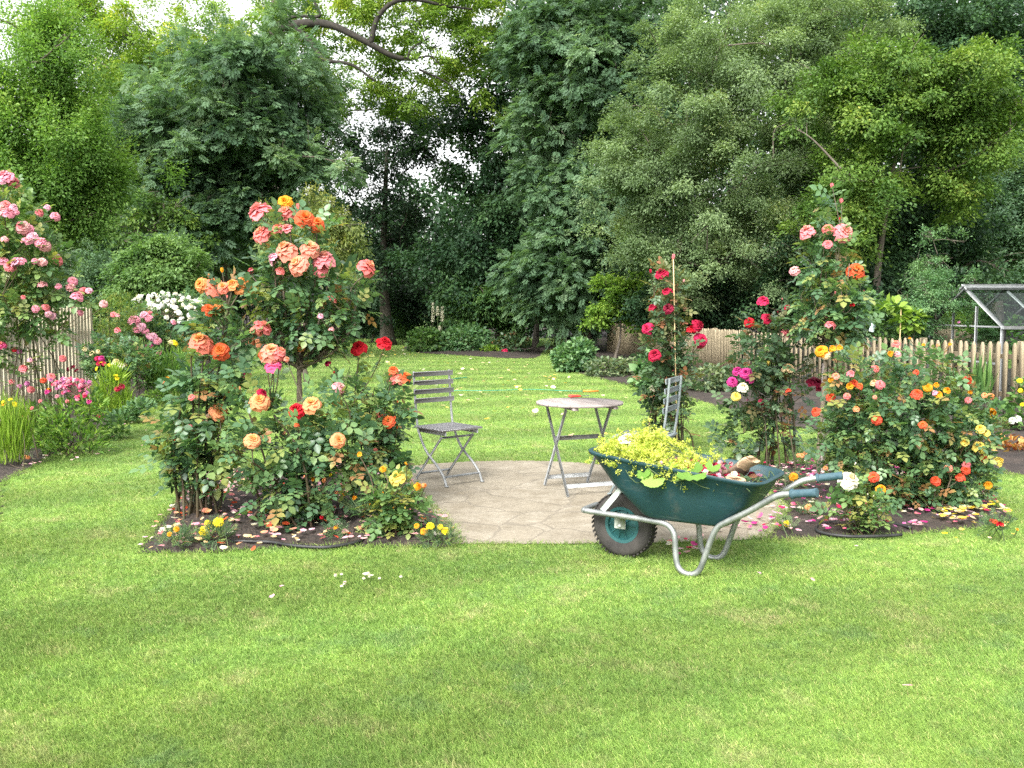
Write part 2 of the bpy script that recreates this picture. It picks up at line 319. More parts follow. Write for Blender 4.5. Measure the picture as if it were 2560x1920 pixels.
def soil_mat():
    m, n = newmat('soil'); L = n.links.new; g = N(n, 'ShaderNodeNewGeometry')
    a = N(n, 'ShaderNodeTexNoise'); a.inputs['Scale'].default_value = 3.5; a.inputs['Detail'].default_value = 8; a.inputs['Roughness'].default_value = .7; L(g.outputs['Position'], a.inputs['Vector'])
    b = N(n, 'ShaderNodeTexVoronoi'); b.inputs['Scale'].default_value = 38; L(g.outputs['Position'], b.inputs['Vector'])
    r = ramp(n, [(.3, (.012, .009, .007)), (.5, (.032, .023, .018)), (.75, (.075, .055, .042))]); L(a.outputs['Fac'], r.inputs[0])
    p = N(n, 'ShaderNodeBsdfPrincipled'); p.inputs['Roughness'].default_value = .95; L(r.outputs[0], p.inputs['Base Color'])
    bm = N(n, 'ShaderNodeBump'); bm.inputs['Strength'].default_value = .9; bm.inputs['Distance'].default_value = .02; L(b.outputs['Distance'], bm.inputs['Height']); L(bm.outputs[0], p.inputs['Normal'])
    o = N(n, 'ShaderNodeOutputMaterial'); L(p.outputs[0], o.inputs[0]); return m
M['soil'] = soil_mat()
def lawn_colour(n, base, alt, dry, blue):
    L = n.links.new; g = N(n, 'ShaderNodeNewGeometry')
    mp = N(n, 'ShaderNodeMapping'); mp.inputs['Scale'].default_value = (1, 1, 0); L(g.outputs['Position'], mp.inputs[0])
    a = N(n, 'ShaderNodeTexNoise'); a.inputs['Scale'].default_value = 1.1; a.inputs['Detail'].default_value = 5; a.inputs['Roughness'].default_value = .65; L(mp.outputs[0], a.inputs['Vector'])
    mp2 = N(n, 'ShaderNodeMapping'); mp2.inputs['Location'].default_value = (31, 7, 0); mp2.inputs['Scale'].default_value = (1, 1, 0); L(g.outputs['Position'], mp2.inputs[0])
    b = N(n, 'ShaderNodeTexNoise'); b.inputs['Scale'].default_value = 2.6; b.inputs['Detail'].default_value = 6; b.inputs['Roughness'].default_value = .7; L(mp2.outputs[0], b.inputs['Vector'])
    r1 = ramp(n, [(.35, alt), (.62, base)]); L(a.outputs['Fac'], r1.inputs[0])
    r2 = ramp(n, [(.53, (0, 0, 0)), (.72, (1, 1, 1))]); L(b.outputs['Fac'], r2.inputs[0])
    r3 = ramp(n, [(.3, (1, 1, 1)), (.45, (0, 0, 0))]); L(b.outputs['Fac'], r3.inputs[0])
    k1 = N(n, 'ShaderNodeMixRGB'); L(r2.outputs[0], k1.inputs[0]); L(r1.outputs[0], k1.inputs[1]); k1.inputs[2].default_value = (*dry, 1)
    k2 = N(n, 'ShaderNodeMixRGB'); L(r3.outputs[0], k2.inputs[0]); L(k1.outputs[0], k2.inputs[1]); k2.inputs[2].default_value = (*blue, 1)
    # mown stripes: light and shade of blade lean, put into the colour as curving bands
    v = N(n, 'ShaderNodeVectorMath', operation='DISTANCE'); L(g.outputs['Position'], v.inputs[0]); v.inputs[1].default_value = (6.5, -8, 0)
    w = N(n, 'ShaderNodeMath', operation='MULTIPLY'); L(v.outputs['Value'], w.inputs[0]); w.inputs[1].default_value = 2 * math.pi / 1.7
    s_ = N(n, 'ShaderNodeMath', operation='SINE'); L(w.outputs[0], s_.inputs[0])
    q = N(n, 'ShaderNodeMapRange'); q.inputs[1].default_value = -.5; q.inputs[2].default_value = .5; q.inputs[3].default_value = .86; q.inputs[4].default_value = 1.08; L(s_.outputs[0], q.inputs[0])
    fn = N(n, 'ShaderNodeTexNoise'); fn.inputs['Scale'].default_value = 11; fn.inputs['Detail'].default_value = 3; L(mp.outputs[0], fn.inputs['Vector'])
    fr_ = N(n, 'ShaderNodeMapRange'); fr_.inputs[1].default_value = .3; fr_.inputs[2].default_value = .7; fr_.inputs[3].default_value = .84; fr_.inputs[4].default_value = 1.14; L(fn.outputs['Fac'], fr_.inputs[0])
    qq = N(n, 'ShaderNodeMath', operation='MULTIPLY'); L(q.outputs[0], qq.inputs[0]); L(fr_.outputs[0], qq.inputs[1])
    k3 = N(n, 'ShaderNodeVectorMath', operation='SCALE'); L(k2.outputs[0], k3.inputs[0]); L(qq.outputs[0], k3.inputs['Scale'])
    return k3
def lawn_mat(name, blades):
    m, n = newmat(name); L = n.links.new
    c = lawn_colour(n, (.235, .355, .078), (.185, .312, .07), (.34, .37, .15), (.165, .28, .09))
    col = c.outputs[0]
    p = N(n, 'ShaderNodeBsdfPrincipled'); p.inputs['Roughness'].default_value = .6; p.inputs['Specular IOR Level'].default_value = .25
    o = N(n, 'ShaderNodeOutputMaterial')
    if blades:
        a = N(n, 'ShaderNodeAttribute', attribute_name='rnd')
        r = ramp(n, [(0, (.55, .6, .6)), (.5, (1, 1, 1)), (.9, (1.25, 1.18, 1.1)), (.97, (2.0, 1.35, 2.2))]); L(a.outputs['Fac'], r.inputs[0])
        k = N(n, 'ShaderNodeMixRGB', blend_type='MULTIPLY'); k.inputs[0].default_value = 1; L(col, k.inputs[1]); L(r.outputs[0], k.inputs[2]); col = k.outputs[0]
        L(col, p.inputs['Base Color']); t = N(n, 'ShaderNodeBsdfTranslucent'); L(col, t.inputs[0])
        mx = N(n, 'ShaderNodeMixShader'); mx.inputs[0].default_value = .4; L(p.outputs[0], mx.inputs[1]); L(t.outputs[0], mx.inputs[2]); L(mx.outputs[0], o.inputs[0])
    else:
        k = N(n, 'ShaderNodeVectorMath', operation='SCALE'); k.inputs['Scale'].default_value = .66; L(col, k.inputs[0])
        L(k.outputs[0], p.inputs['Base Color']); L(p.outputs[0], o.inputs[0])
    return m
M['lawn'] = lawn_mat('lawn_ground', False); M['grass'] = lawn_mat('grass_blades', True)
def paving_mat():
    m, n = newmat('crazy_paving'); L = n.links.new; g = N(n, 'ShaderNodeNewGeometry')
    no = N(n, 'ShaderNodeTexNoise'); no.inputs['Scale'].default_value = 2.2; no.inputs['Detail'].default_value = 2; L(g.outputs['Position'], no.inputs['Vector'])
    sub = N(n, 'ShaderNodeVectorMath', operation='MULTIPLY_ADD'); L(no.outputs['Color'], sub.inputs[0]); sub.inputs[1].default_value = (.4, .4, 0); L(g.outputs['Position'], sub.inputs[2])
    mp = N(n, 'ShaderNodeMapping'); mp.inputs['Scale'].default_value = (1, 1, 0); L(sub.outputs[0], mp.inputs[0])
    ve = N(n, 'ShaderNodeTexVoronoi', feature='DISTANCE_TO_EDGE'); ve.inputs['Scale'].default_value = 2.1; L(mp.outputs[0], ve.inputs['Vector'])
    vc = N(n, 'ShaderNodeTexVoronoi'); vc.inputs['Scale'].default_value = 2.1; L(mp.outputs[0], vc.inputs['Vector'])
    d = N(n, 'ShaderNodeTexNoise'); d.inputs['Scale'].default_value = 5; d.inputs['Detail'].default_value = 8; d.inputs['Roughness'].default_value = .7; L(g.outputs['Position'], d.inputs['Vector'])
    sp = N(n, 'ShaderNodeSeparateColor'); L(vc.outputs['Color'], sp.inputs[0])
    s1 = N(n, 'ShaderNodeMath', operation='MULTIPLY_ADD'); L(sp.outputs[0], s1.inputs[0]); s1.inputs[1].default_value = .3
    s2 = N(n, 'ShaderNodeMath', operation='SUBTRACT'); L(d.outputs['Fac'], s2.inputs[0]); s2.inputs[1].default_value = .22; L(s2.outputs[0], s1.inputs[2])
    r = ramp(n, [(.1, (.185, .158, .115)), (.45, (.235, .205, .155)), (.8, (.31, .28, .225))]); L(s1.outputs[0], r.inputs[0])
    st = N(n, 'ShaderNodeTexNoise'); st.inputs['Scale'].default_value = 1.6; st.inputs['Detail'].default_value = 10; st.inputs['Roughness'].default_value = .75; L(g.outputs['Position'], st.inputs['Vector'])
    sr_ = ramp(n, [(.33, (.66, .62, .55)), (.52, (1, 1, 1)), (.72, (1.1, 1.09, 1.06))]); L(st.outputs['Fac'], sr_.inputs[0])
    gr = N(n, 'ShaderNodeTexNoise'); gr.inputs['Scale'].default_value = 60; gr.inputs['Detail'].default_value = 4; L(g.outputs['Position'], gr.inputs['Vector'])
    gm = ramp(n, [(.3, (.78, .77, .75)), (.6, (1.05, 1.05, 1.05))]); L(gr.outputs['Fac'], gm.inputs[0])
    m1 = N(n, 'ShaderNodeMixRGB', blend_type='MULTIPLY'); m1.inputs[0].default_value = 1; L(r.outputs[0], m1.inputs[1]); L(sr_.outputs[0], m1.inputs[2])
    m2 = N(n, 'ShaderNodeMixRGB', blend_type='MULTIPLY'); m2.inputs[0].default_value = 1; L(m1.outputs[0], m2.inputs[1]); L(gm.outputs[0], m2.inputs[2]); r = m2
    e = N(n, 'ShaderNodeMapRange'); e.inputs[1].default_value = .006; e.inputs[2].default_value = .03; L(ve.outputs['Distance'], e.inputs[0])
    jc = N(n, 'ShaderNodeMixRGB'); L(d.outputs['Fac'], jc.inputs[0]); jc.inputs[1].default_value = (.1, .086, .062, 1); jc.inputs[2].default_value = (.25, .215, .165, 1)
    k = N(n, 'ShaderNodeMixRGB'); L(e.outputs[0], k.inputs[0]); L(jc.outputs[0], k.inputs[1]); L(r.outputs[0], k.inputs[2])
    p = N(n, 'ShaderNodeBsdfPrincipled'); p.inputs['Roughness'].default_value = .8; L(k.outputs[0], p.inputs['Base Color'])
    h = N(n, 'ShaderNodeMath', operation='MULTIPLY_ADD'); L(e.outputs[0], h.inputs[0]); h.inputs[1].default_value = .6; L(d.outputs['Fac'], h.inputs[2])
    b = N(n, 'ShaderNodeBump'); b.inputs['Strength'].default_value = .5; b.inputs['Distance'].default_value = .012; L(h.outputs[0], b.inputs['Height']); L(b.outputs[0], p.inputs['Normal'])
    o = N(n, 'ShaderNodeOutputMaterial'); L(p.outputs[0], o.inputs[0]); return m
M['paving'] = paving_mat()
def glass_mat():
    m, n = newmat('greenhouse_glass'); L = n.links.new
    t = N(n, 'ShaderNodeBsdfTransparent'); t.inputs[0].default_value = (.8, .86, .84, 1); g = N(n, 'ShaderNodeBsdfGlossy'); g.inputs['Roughness'].default_value = .08; g.inputs[0].default_value = (.9, .95, .95, 1)
    f = N(n, 'ShaderNodeFresnel'); f.inputs[0].default_value = 1.22; mx = N(n, 'ShaderNodeMixShader'); L(f.outputs[0], mx.inputs[0]); L(t.outputs[0], mx.inputs[1]); L(g.outputs[0], mx.inputs[2])
    o = N(n, 'ShaderNodeOutputMaterial'); L(mx.outputs[0], o.inputs[0]); return m
M['glass'] = glass_mat()
PC = {
 'coral': ((.731, .327, .172), (.705, .189, .181)), 'peach': ((.731, .43, .189), (.705, .258, .189)), 'pinkcoral': ((.74, .361, .258), (.722, .241, .267)),
 'apricot': ((.731, .327, .0602), (.731, .284, .103)), 'apricotpink': ((.757, .413, .103), (.722, .206, .146)), 'orange': ((.731, .224, .043), (.671, .112, .043)), 'tangerine': ((.76, .36, .1), (.76, .31, .15)),
 'gold': ((.731, .258, .0086), (.731, .327, .0172)), 'yellow': ((.731, .473, .0516), (.731, .568, .129)), 'lemon': ((.774, .645, .043), (.757, .602, .0172)), 'paleyellow': ((.688, .533, .258), (.705, .619, .361)),
 'cream': ((.722, .636, .361), (.74, .705, .568)), 'white': ((.688, .679, .516), (.714, .714, .662)), 'peachcream': ((.731, .447, .189), (.731, .55, .327)),
 'red': ((.387, .00688, .0129), (.533, .0129, .0258)), 'orangered': ((.688, .12, .0258), (.671, .086, .043)), 'crimson': ((.215, .0043, .0172), (.413, .0129, .0516)), 'darkcrimson': ((.103, .00344, .0129), (.232, .0103, .0387)),
 'cerise': ((.473, .0172, .0602), (.568, .0258, .103)), 'magenta': ((.361, .0172, .138), (.499, .043, .215)), 'hotpink': ((.688, .258, .189), (.654, .086, .224)),
 'pink': ((.705, .361, .361), (.688, .258, .344)), 'salmon': ((.688, .258, .206), (.671, .189, .215)), 'palepink': ((.722, .533, .55), (.705, .344, .447)), 'mauve': ((.43, .103, .275), (.499, .172, .344)), 'blush': ((.722, .516, .447), (.688, .327, .344)),
}
PM = {k: petal_mat('petal_' + k, a, b) for k, (a, b) in PC.items()}

# ------------------------------------------------------------------ flower meshes (radius 1, facing +z)
def petal(bld, ang, tilt, L, w, rng, t0, t1, curl, r0, z0, ruff=.06, nu=5, nv=4):
    c, s_ = math.cos(ang), math.sin(ang); V = []; A = []
    for i in range(nv + 1):
        v = i / nv; tt = tilt + curl * v * v
        # integrate along petal
        rr = r0 + L * v * math.sin(tilt + curl * v * v * .6); zz = z0 + L * v * math.cos(tt)
        ww = w * (math.sin(math.pi * min(1, .12 + .62 * v)) ** .7) * (1 if v < .9 else .88)
        for j in range(nu):
            u = (j / (nu - 1) - .5) * 2
            cup = -.22 * w * u * u * math.cos(tilt) ; x = rr - abs(cup) * .9 + rng.normal(0, ruff) * v * .25; y = u * ww; z = zz + .18 * w * u * u * math.sin(tilt) * (1 - v) + rng.normal(0, ruff) * v * v
            V.append([x * c - y * s_, x * s_ + y * c, z]); A.append(t0 + (t1 - t0) * v)
    Q = [[i * nu + j, i * nu + j + 1, (i + 1) * nu + j + 1, (i + 1) * nu + j] for i in range(nv) for j in range(nu - 1)]
    bld.quads(np.array(V), Q, A)
def rose_mesh(seed, openness=1.0, dense=1.0):
    rng = np.random.default_rng(seed); b = B()
    layers = [(3, .12, .5, .22, .02, .12), (4, .3, .56, .32, .06, .1), (4, .6, .64, .44, .1, .06), (5, .9, .76, .52, .12, .0), (5, 1.2, .88, .58, .12, -.06), (5, 1.5, .98, .6, .1, -.12)]
    for li, (n, tilt, L, w, r0, z0) in enumerate(layers):
        for k in range(n):
            a = 2 * math.pi * (k + rng.uniform(-.25, .25)) / n + li * .7
            petal(b, a, tilt * openness + rng.normal(0, .1), L * rng.uniform(.88, 1.08), w * rng.uniform(.9, 1.1), rng, li / 6, (li + 1.3) / 6, .35 + .12 * li * openness * .6, r0, z0)
    # calyx
    return b.mesh('rose_bloom', True, attr='t')
def pompon_mesh(seed):
    rng = np.random.default_rng(seed); b = B()
    for li, (n, tilt, L) in enumerate([(5, .2, .45), (8, .55, .6), (10, .9, .75), (12, 1.25, .88), (12, 1.55, .95)]):
        for k in range(n): petal(b, 2 * math.pi * (k + rng.uniform(-.2, .2)) / n + li, tilt + rng.normal(0, .08), L, .2, rng, li / 5, (li + 1) / 5, .4, .03, .05 - .05 * li, .05, 3, 3)
    return b.mesh('pompon_bloom', True, attr='t')
def daisy_mesh(seed):
    rng = np.random.default_rng(seed); b = B()
    for k in range(12): petal(b, 2 * math.pi * k / 12, 1.35 + rng.normal(0, .1), .9, .2, rng, .7, 1, .2, .1, 0, .03, 3, 3)
    for k in range(8): petal(b, 2 * math.pi * k / 8, .9, .3, .14, rng, 0, .2, .3, .05, .04, .03, 3, 2)
    return b.mesh('daisy_bloom', True, attr='t')
def bud_mesh(seed):
    rng = np.random.default_rng(seed); b = B()
    for k in range(5): petal(b, 2 * math.pi * k / 5, .16, 1.3, .38, rng, .4, 1, -.25, .12, -.3, .02, 4, 4)
    return b.mesh('bud', True, attr='t')
ROSES = [rose_mesh(i, o) for i, o in enumerate((1, .9, 1.05, .8, 1.0, .95))]
POMS = [pompon_mesh(50 + i) for i in range(3)]; DAISY = [daisy_mesh(70 + i) for i in range(2)]; BUDS = [bud_mesh(90)]
for m_ in ROSES + POMS + DAISY + BUDS: m_.materials.append(PM['coral'])
def bloom(parent, p, r, col, rng, kind='rose', face=None, name='flower'):
    me = {'rose': ROSES, 'pom': POMS, 'daisy': DAISY, 'bud': BUDS}[kind]; me = me[rng.integers(len(me))]
    o = bpy.data.objects.new(name, me); COL.objects.link(o); o.parent = parent
    f = nrm(np.array([0, -.5, .8]) + rng.normal(0, .28, 3)) if face is None else nrm(face)
    q = Vector(f).to_track_quat('Z', 'Y').to_matrix() @ Matrix.Rotation(rng.uniform(0, 6.28), 3, 'Z')
    o.rotation_euler = q.to_euler(); o.location = Vector(p) - parent.location; o.scale = (r, r, r * rng.uniform(.85, 1.1))
    o.material_slots[0].link = 'OBJECT'; o.material_slots[0].material = PM[col]
    return o

# ------------------------------------------------------------------ plants
def blob3(bl, Y):
    x, y, rx, ry = bl[:4]; d = bl[4] if len(bl) > 4 else 1.0; dy = bl[5] if len(bl) > 5 else 0.0
    p = at(*zo(x, y), Y + dy); k = (Y + dy) / F * S
    return p, np.array([rx * k, rx * k * d, ry * k])
def in_blobs(rng, blobs, n, shell=.35):
    vol = np.array([np.prod(r) ** (2 / 3) for _, r in blobs]); idx = rng.choice(len(blobs), n, p=vol / vol.sum())
    d = nrm(rng.normal(size=(n, 3))); u = rng.uniform(shell ** 3, 1, n) ** (1 / 3)
    c = np.array([b[0] for b in blobs])[idx]; r = np.array([b[1] for b in blobs])[idx]
    return c + d * r * u[:, None], d, idx
def leaf_mesh(name, tpl, P, D, U, size, rng, mat, parent, rnd=None):
    V, T, a = scatter(tpl[0], tpl[1], P, frames(D, U), size, rng.uniform(0, 1, len(P)) if rnd is None else rnd)
    return link(name, make_mesh(name, V, T, {'rnd': a}), mat, parent)
def tree(name, label, blobs, Y, n_cl, per, leaf, mat, tpl=LEAF4, cl_r=.5, base=None, trunk=None, tr=.16, limbs=26, shell=.45, droop=.35, cat='tree', group=None, bark='bark', flat=.6, zmin=.15, lrad=.028, even=.45):
    rng = rng_of(label); bl = [blob3(b, Y) for b in blobs]
    if base is None: base = (bl[0][0][0], Y + (bl[0][1][1] * .2), 0)
    root = thing(name, label, cat, group, base); bs = np.array(base, float)
    nb = max(4, n_cl // 7); bc, bd, _ = in_blobs(rng, bl, nb, shell); bi = np.arange(n_cl) % nb
    bdir = nrm(bd * [1, 1, .35] + rng.normal(0, .25, (nb, 3))); blat = nrm(np.cross(bdir, [0, 0, 1.])); a_ = rng.normal(size=(n_cl, 3)) * [.8, .62, .26]; bs_ = cl_r * rng.uniform(.7, 1.5, nb)[bi]
    cc = bc[bi] + (bdir[bi] * a_[:, :1] + blat[bi] * a_[:, 1:2]) * bs_[:, None]; cc[:, 2] += bs_ * (a_[:, 2] - droop * .35 * (a_[:, 0] ** 2 + a_[:, 1] ** 2) + droop * .3); dd = bd[bi]
    ev = rng.uniform(size=n_cl) < even; ec, ed, _ = in_blobs(rng, bl, n_cl, shell); cc = np.where(ev[:, None], ec, cc); dd = np.where(ev[:, None], ed, dd)
    cr = cl_r * rng.uniform(.35, .75, n_cl); btone = rng.normal(0, .14, nb)[bi]
    ci = np.repeat(np.arange(n_cl), per); n = len(ci)
    off = rng.normal(size=(n, 3)) * np.array([1, 1, flat]) * .55; rr = np.linalg.norm(off[:, :2], axis=1)
    off[:, 2] -= droop * rr * rr
    P = cc[ci] + off * cr[ci][:, None]; ok = P[:, 2] > zmin; P = P[ok]; ci = ci[ok]; off = off[ok]; n = len(P)
    D = nrm(off * [1, 1, .5] + dd[ci] * .5 + rng.normal(0, .5, (n, 3)) + [0, 0, -.25]); U = nrm(np.array([0, 0, 1.]) + dd[ci] * .45 + rng.normal(0, .45, (n, 3)))
    tone = np.clip(rng.normal(.45, .11, n) + (btone + rng.normal(0, .07, n_cl))[ci] + .1 * off[:, 2], 0, 1)
    leaf_mesh('crown', tpl, P - bs, D, U, leaf * rng.uniform(.65, 1.3, n), rng, M[mat], root, tone)
    b = B()
    top = np.mean([q[0] for q in bl], 0) * [1, 1, 1] + [0, 0, max(q[1][2] for q in bl) * .4]
    tp = curve(trunk if trunk is not None else [bs, bs * .6 + top * .4 + [rng.normal(0, .25), 0, 0], top], 16)
    b.tube(tp - bs, np.linspace(tr, tr * .25, len(tp)) + tr * .5 * np.exp(-np.arange(len(tp)) * .9), 10)
    nodes = [tp[int(len(tp) * .2):]]; ks = rng.choice(n_cl, min(limbs, n_cl), replace=False); ax_ = tp[len(tp) // 2]
    ks = ks[np.argsort(np.linalg.norm((cc[ks] - top) * [1, 1, .5], axis=1))]
    for q_, k in enumerate(ks):
        al = np.concatenate(nodes); dv = cc[k] - al; sc_ = np.linalg.norm(dv, axis=1) + 1.2 * np.clip(.15 * np.linalg.norm(dv, axis=1) - dv[:, 2], 0, None); q0 = al[np.argmin(sc_)]; dl = np.linalg.norm(cc[k] - q0)
        mid = q0 + (cc[k] - q0) * [.5, .5, .62] + rng.normal(0, .09, 3) * dl
        lp = curve([q0, mid, cc[k] + rng.normal(0, .1, 3)], 10); r0 = lrad * (.5 + 1.1 * min(1, dl / 3)); b.tube(lp - bs, np.linspace(r0, r0 * .3, len(lp)), 5, False); nodes.append(lp[3:])
        for _ in range(2):
            e = cc[k] + rng.normal(0, .5, 3) * cr[k] * 1.6; b.tube(curve([lp[len(lp) * 2 // 3], (lp[-2] + e) / 2 + rng.normal(0, .08, 3), e], 6) - bs, np.linspace(lrad * .4, lrad * .15, 7), 4, False)
    b.build('trunk', M[bark], root, True)
    return root
def bush(name, label, blobs, Y, n, leaf, mat, tpl=LEAF8, cat='shrub', group=None, base=None, stems=8, sr=.008, canemat='cane', blooms=(), fy=.55, shell=.35, up=.5, spread=.12, z0=0.0, petiole=True, out=.7, buds=(), bloomname='flower', jitter=.4, trunk=None, stemtop=.35, zmin=.03):
    """a shrub or flowering plant: canes from the ground, leaves through the crown's volume, blooms on stalks"""
    rng = rng_of(label); bl = [blob3(b, Y) for b in blobs]
    if base is None: base = (bl[0][0][0], Y, z0)
    root = thing(name, label, cat, group, tuple(float(v) for v in base)); bs = np.array(base, float)
    P, d, idx = in_blobs(rng, bl, n, shell); ok = P[:, 2] > zmin; P = P[ok]; d = d[ok]; n = len(P)
    D = nrm(d * out + np.array([0, 0, up - .5]) + rng.normal(0, jitter, (n, 3))); U = nrm(np.array([0, 0, 1.]) + d * .35 + rng.normal(0, .35, (n, 3)))
    b = B(); origin = bs.copy()
    if trunk is not None:
        tp = curve(trunk[0], 14); b.tube(tp - bs, np.linspace(trunk[1], trunk[1] * .8, len(tp)) * (1 + .12 * rng.normal(size=len(tp))), 9); origin = tp[-1]
    mains = []
    for k in range(stems):
        e, _, _ = in_blobs(rng, bl, 1, .1); e = e[0]; s0 = origin + [rng.normal(0, spread), rng.normal(0, spread), 0] if trunk is None else origin + rng.normal(0, .012, 3)
        e = np.array([e[0], e[1], max(e[2], s0[2] + .12)])
        mid = s0 + (e - s0) * (np.array([.32, .32, .55]) if trunk is None else np.array([.62, .62, .4])) + rng.normal(0, .03, 3); c = curve([s0, mid, e], 9); mains.append(c)
        b.tube(c - bs, np.linspace(sr, sr * .5, len(c)), 6, False)
    if tpl is ROSELEAF and mains:
        nl = 9 * len(mains); ti = rng.integers(0, len(mains), nl); P2 = np.array([mains[i][int(rng.uniform(.4, .98) * (len(mains[i]) - 1))] for i in ti]); an = rng.uniform(0, 6.28, nl); D2 = nrm(np.stack([np.cos(an), np.sin(an), rng.uniform(-.3, .5, nl)], 1))
        V2, T2, A2 = scatter(tpl[0], tpl[1], P2 - bs, frames(D2, np.tile([0, 0, 1.], (nl, 1))), leaf * rng.uniform(.6, 1.15, nl), rng.uniform(0, 1, nl)); extra = (V2, T2, A2)
    else: extra = None
    V1, T1, A1 = scatter(tpl[0], tpl[1], P - bs, frames(D, U), leaf * rng.uniform(.6, 1.25, n), rng.uniform(0, 1, n))
    if extra is not None: T1 = np.concatenate([T1, extra[1] + len(V1)]); V1 = np.concatenate([V1, extra[0]]); A1 = np.concatenate([A1, extra[2]])
    link('foliage', make_mesh('foliage', V1, T1, {'rnd': A1}), M[mat], root)
    for (px, py, dpx, col, *rest) in blooms:
        kind = rest[0] if rest else 'rose'
        j = min(range(len(bl)), key=lambda q: abs(px / S - blobs[q][0]) / blobs[q][2] + abs(py / S - blobs[q][1]) / blobs[q][3])
        Yb = 1e9
        for c_, r_e in bl:
            q_ = at(px, py, c_[1] - .5 * r_e[1]); s2 = ((q_[0] - c_[0]) / r_e[0]) ** 2 + ((q_[2] - c_[2]) / r_e[2]) ** 2
            if s2 < 1: Yb = min(Yb, c_[1] - r_e[1] * math.sqrt(1 - s2) * 1.02 - .02)
        if Yb > 1e8: Yb = bl[j][0][1] - bl[j][1][1] * .25 * rng.uniform(.5, 1.3)
        p = at(px, py, Yb); r = dpx / F * Yb * .5 * .97
        lean = np.array([(p[0] - bl[j][0][0]) / max(bl[j][1][0], .1) * .45, 0, 0]); f = nrm(np.array([0, -.55, .75]) + lean + rng.normal(0, .25, 3))
        bloom(root, p, r, col, rng, kind, f, bloomname)
        if mains:
            allp = np.concatenate(mains); low = allp[allp[:, 2] < p[2] - .04]
            q0 = low[np.argmin(np.linalg.norm(low - p, axis=1) + .4 * np.abs(low[:, 2] - (p[2] - .25)))] if len(low) else origin
            e = p - f * r * .15; c = curve([q0, (q0 + e) / 2 + np.array([rng.normal(0, .02), 0, -.02]), e - [0, 0, .5 * r], e], 8); b.tube(c - bs, np.linspace(max(sr * .5, .003), .0028, len(c)), 5, False)
            nn = 3 + int(6 * min(1, np.linalg.norm(e - q0)))
    for (px, py, dpx, col) in buds:
        j = 0; p = at(px, py, Y - .05); bloom(root, p, dpx / F * Y * .5, col, rng, 'bud', nrm([rng.normal(0, .2), -.1, 1]), 'bud')
        allp = np.concatenate(mains); low = allp[allp[:, 2] < p[2] - .03]; q0 = low[np.argmin(np.linalg.norm(low - p, axis=1))]
        b.tube(curve([q0, (q0 + p) / 2, p], 6) - bs, .0028, 5, False)
    if tpl is ROSELEAF and mains and blooms:
        for c in [mains[i] for i in rng.choice(len(mains), min(6, len(mains)), replace=False)]:
            tip = c[-1]; tp2 = tip + np.array([rng.normal(0, .03), -.05, rng.uniform(.06, .16)]); b.tube(curve([c[-2], tip, tp2], 6) - bs, .0026, 5, False); col_ = blooms[rng.integers(len(blooms))][3]; r_b = rng.uniform(.009, .016); bloom(root, tp2, r_b, col_, rng, 'bud', nrm([rng.normal(0, .25), -.1, 1]), 'bud')
    if b.n: b.build('stems', M[canemat], root, True)
    return root
def ZB(fn, L, kind=None): return [(*fn(x, y), d / {z2: 1.765, z5: 1.728, z7: 3.95, z8: 3.3173, zb: 2.6976, z6: 2.6976}[fn], c) + ((kind,) if kind else tuple(r)) for (x, y, d, c, *r) in L]

# ------------------------------------------------------------------ ground, beds, patio
def poly_px(L): return np.array([gp(*zo(x, y))[:2] for x, y in L])
BED_L = poly_px([(298, 1195), (345, 1130), (385, 1075), (430, 1035), (560, 1010), (760, 1000), (860, 1025), (930, 1090), (990, 1172), (850, 1182), (600, 1186), (420, 1196)])
BED_R = poly_px([(1640, 1168), (1690, 1100), (1655, 1060), (1600, 1035), (1590, 1010), (1700, 1003), (1850, 1005), (2000, 1020), (2100, 1060), (2165, 1100), (2190, 1125), (2100, 1143), (1900, 1158)])
PATIO = poly_px([(960, 1176), (880, 1130), (800, 1060), (860, 1015), (960, 1001), (1100, 996), (1230, 999), (1340, 1008), (1450, 1021), (1560, 1035), (1640, 1055), (1700, 1090), (1680, 1140), (1650, 1163), (1500, 1172), (1250, 1176)])
BORDER_L = np.array([(-3.2, 5.6), *[gp(*zo(x, y))[:2] for x, y in [(0, 1052), (80, 1005), (150, 968), (225, 925), (300, 888), (370, 848), (425, 806), (480, 782)]], (-8.6, 30), (-12, 34), (-16, 20), (-9, 5)])
BORDER_R = np.array([*[gp(*zo(x, y))[:2] for x, y in [(2300, 1060), (2212, 1030), (2130, 1012), (2000, 985), (1800, 945), (1650, 905), (1540, 876), (1420, 842), (1330, 826), (1245, 806), (1195, 795)]], (1.6, 27), (3, 34), (12, 30), (12, 8)])
ISLAND = np.array([gp(*zo(x, y))[:2] for x, y in [(872, 752), (900, 762), (1000, 768), (1100, 774), (1160, 772), (1175, 758)]] + [(1.6, 38), (-4.3, 38.5)])
FAR = np.array([(-12, 44), (-5, 52), (2, 52), (2.2, 33), (3.2, 33), (14, 31), (40, 31), (40, 80), (-50, 80), (-50, 34), (-12, 34)])
def inpoly(P, poly):
    x, y = P[:, 0], P[:, 1]; r = np.zeros(len(P), bool); n = len(poly)
    for i in range(n):
        x1, y1 = poly[i]; x2, y2 = poly[(i + 1) % n]
        c = ((y1 > y) != (y2 > y)) & (x < (x2 - x1) * (y - y1) / (y2 - y1 + 1e-12) + x1); r ^= c
    return r
def smooth_poly(poly): return curve(np.concatenate([poly, poly[:1]]), 8 * len(poly))[:-1]
def fan_sheet(name, poly, z, mat):
    me = bpy.data.meshes.new(name); P = smooth_poly(poly); me.from_pydata([(x, y, z) for x, y in P], [], [list(range(len(P)))]); me.update()
    o = link(name, me, mat); return tag(o, kind='structure')
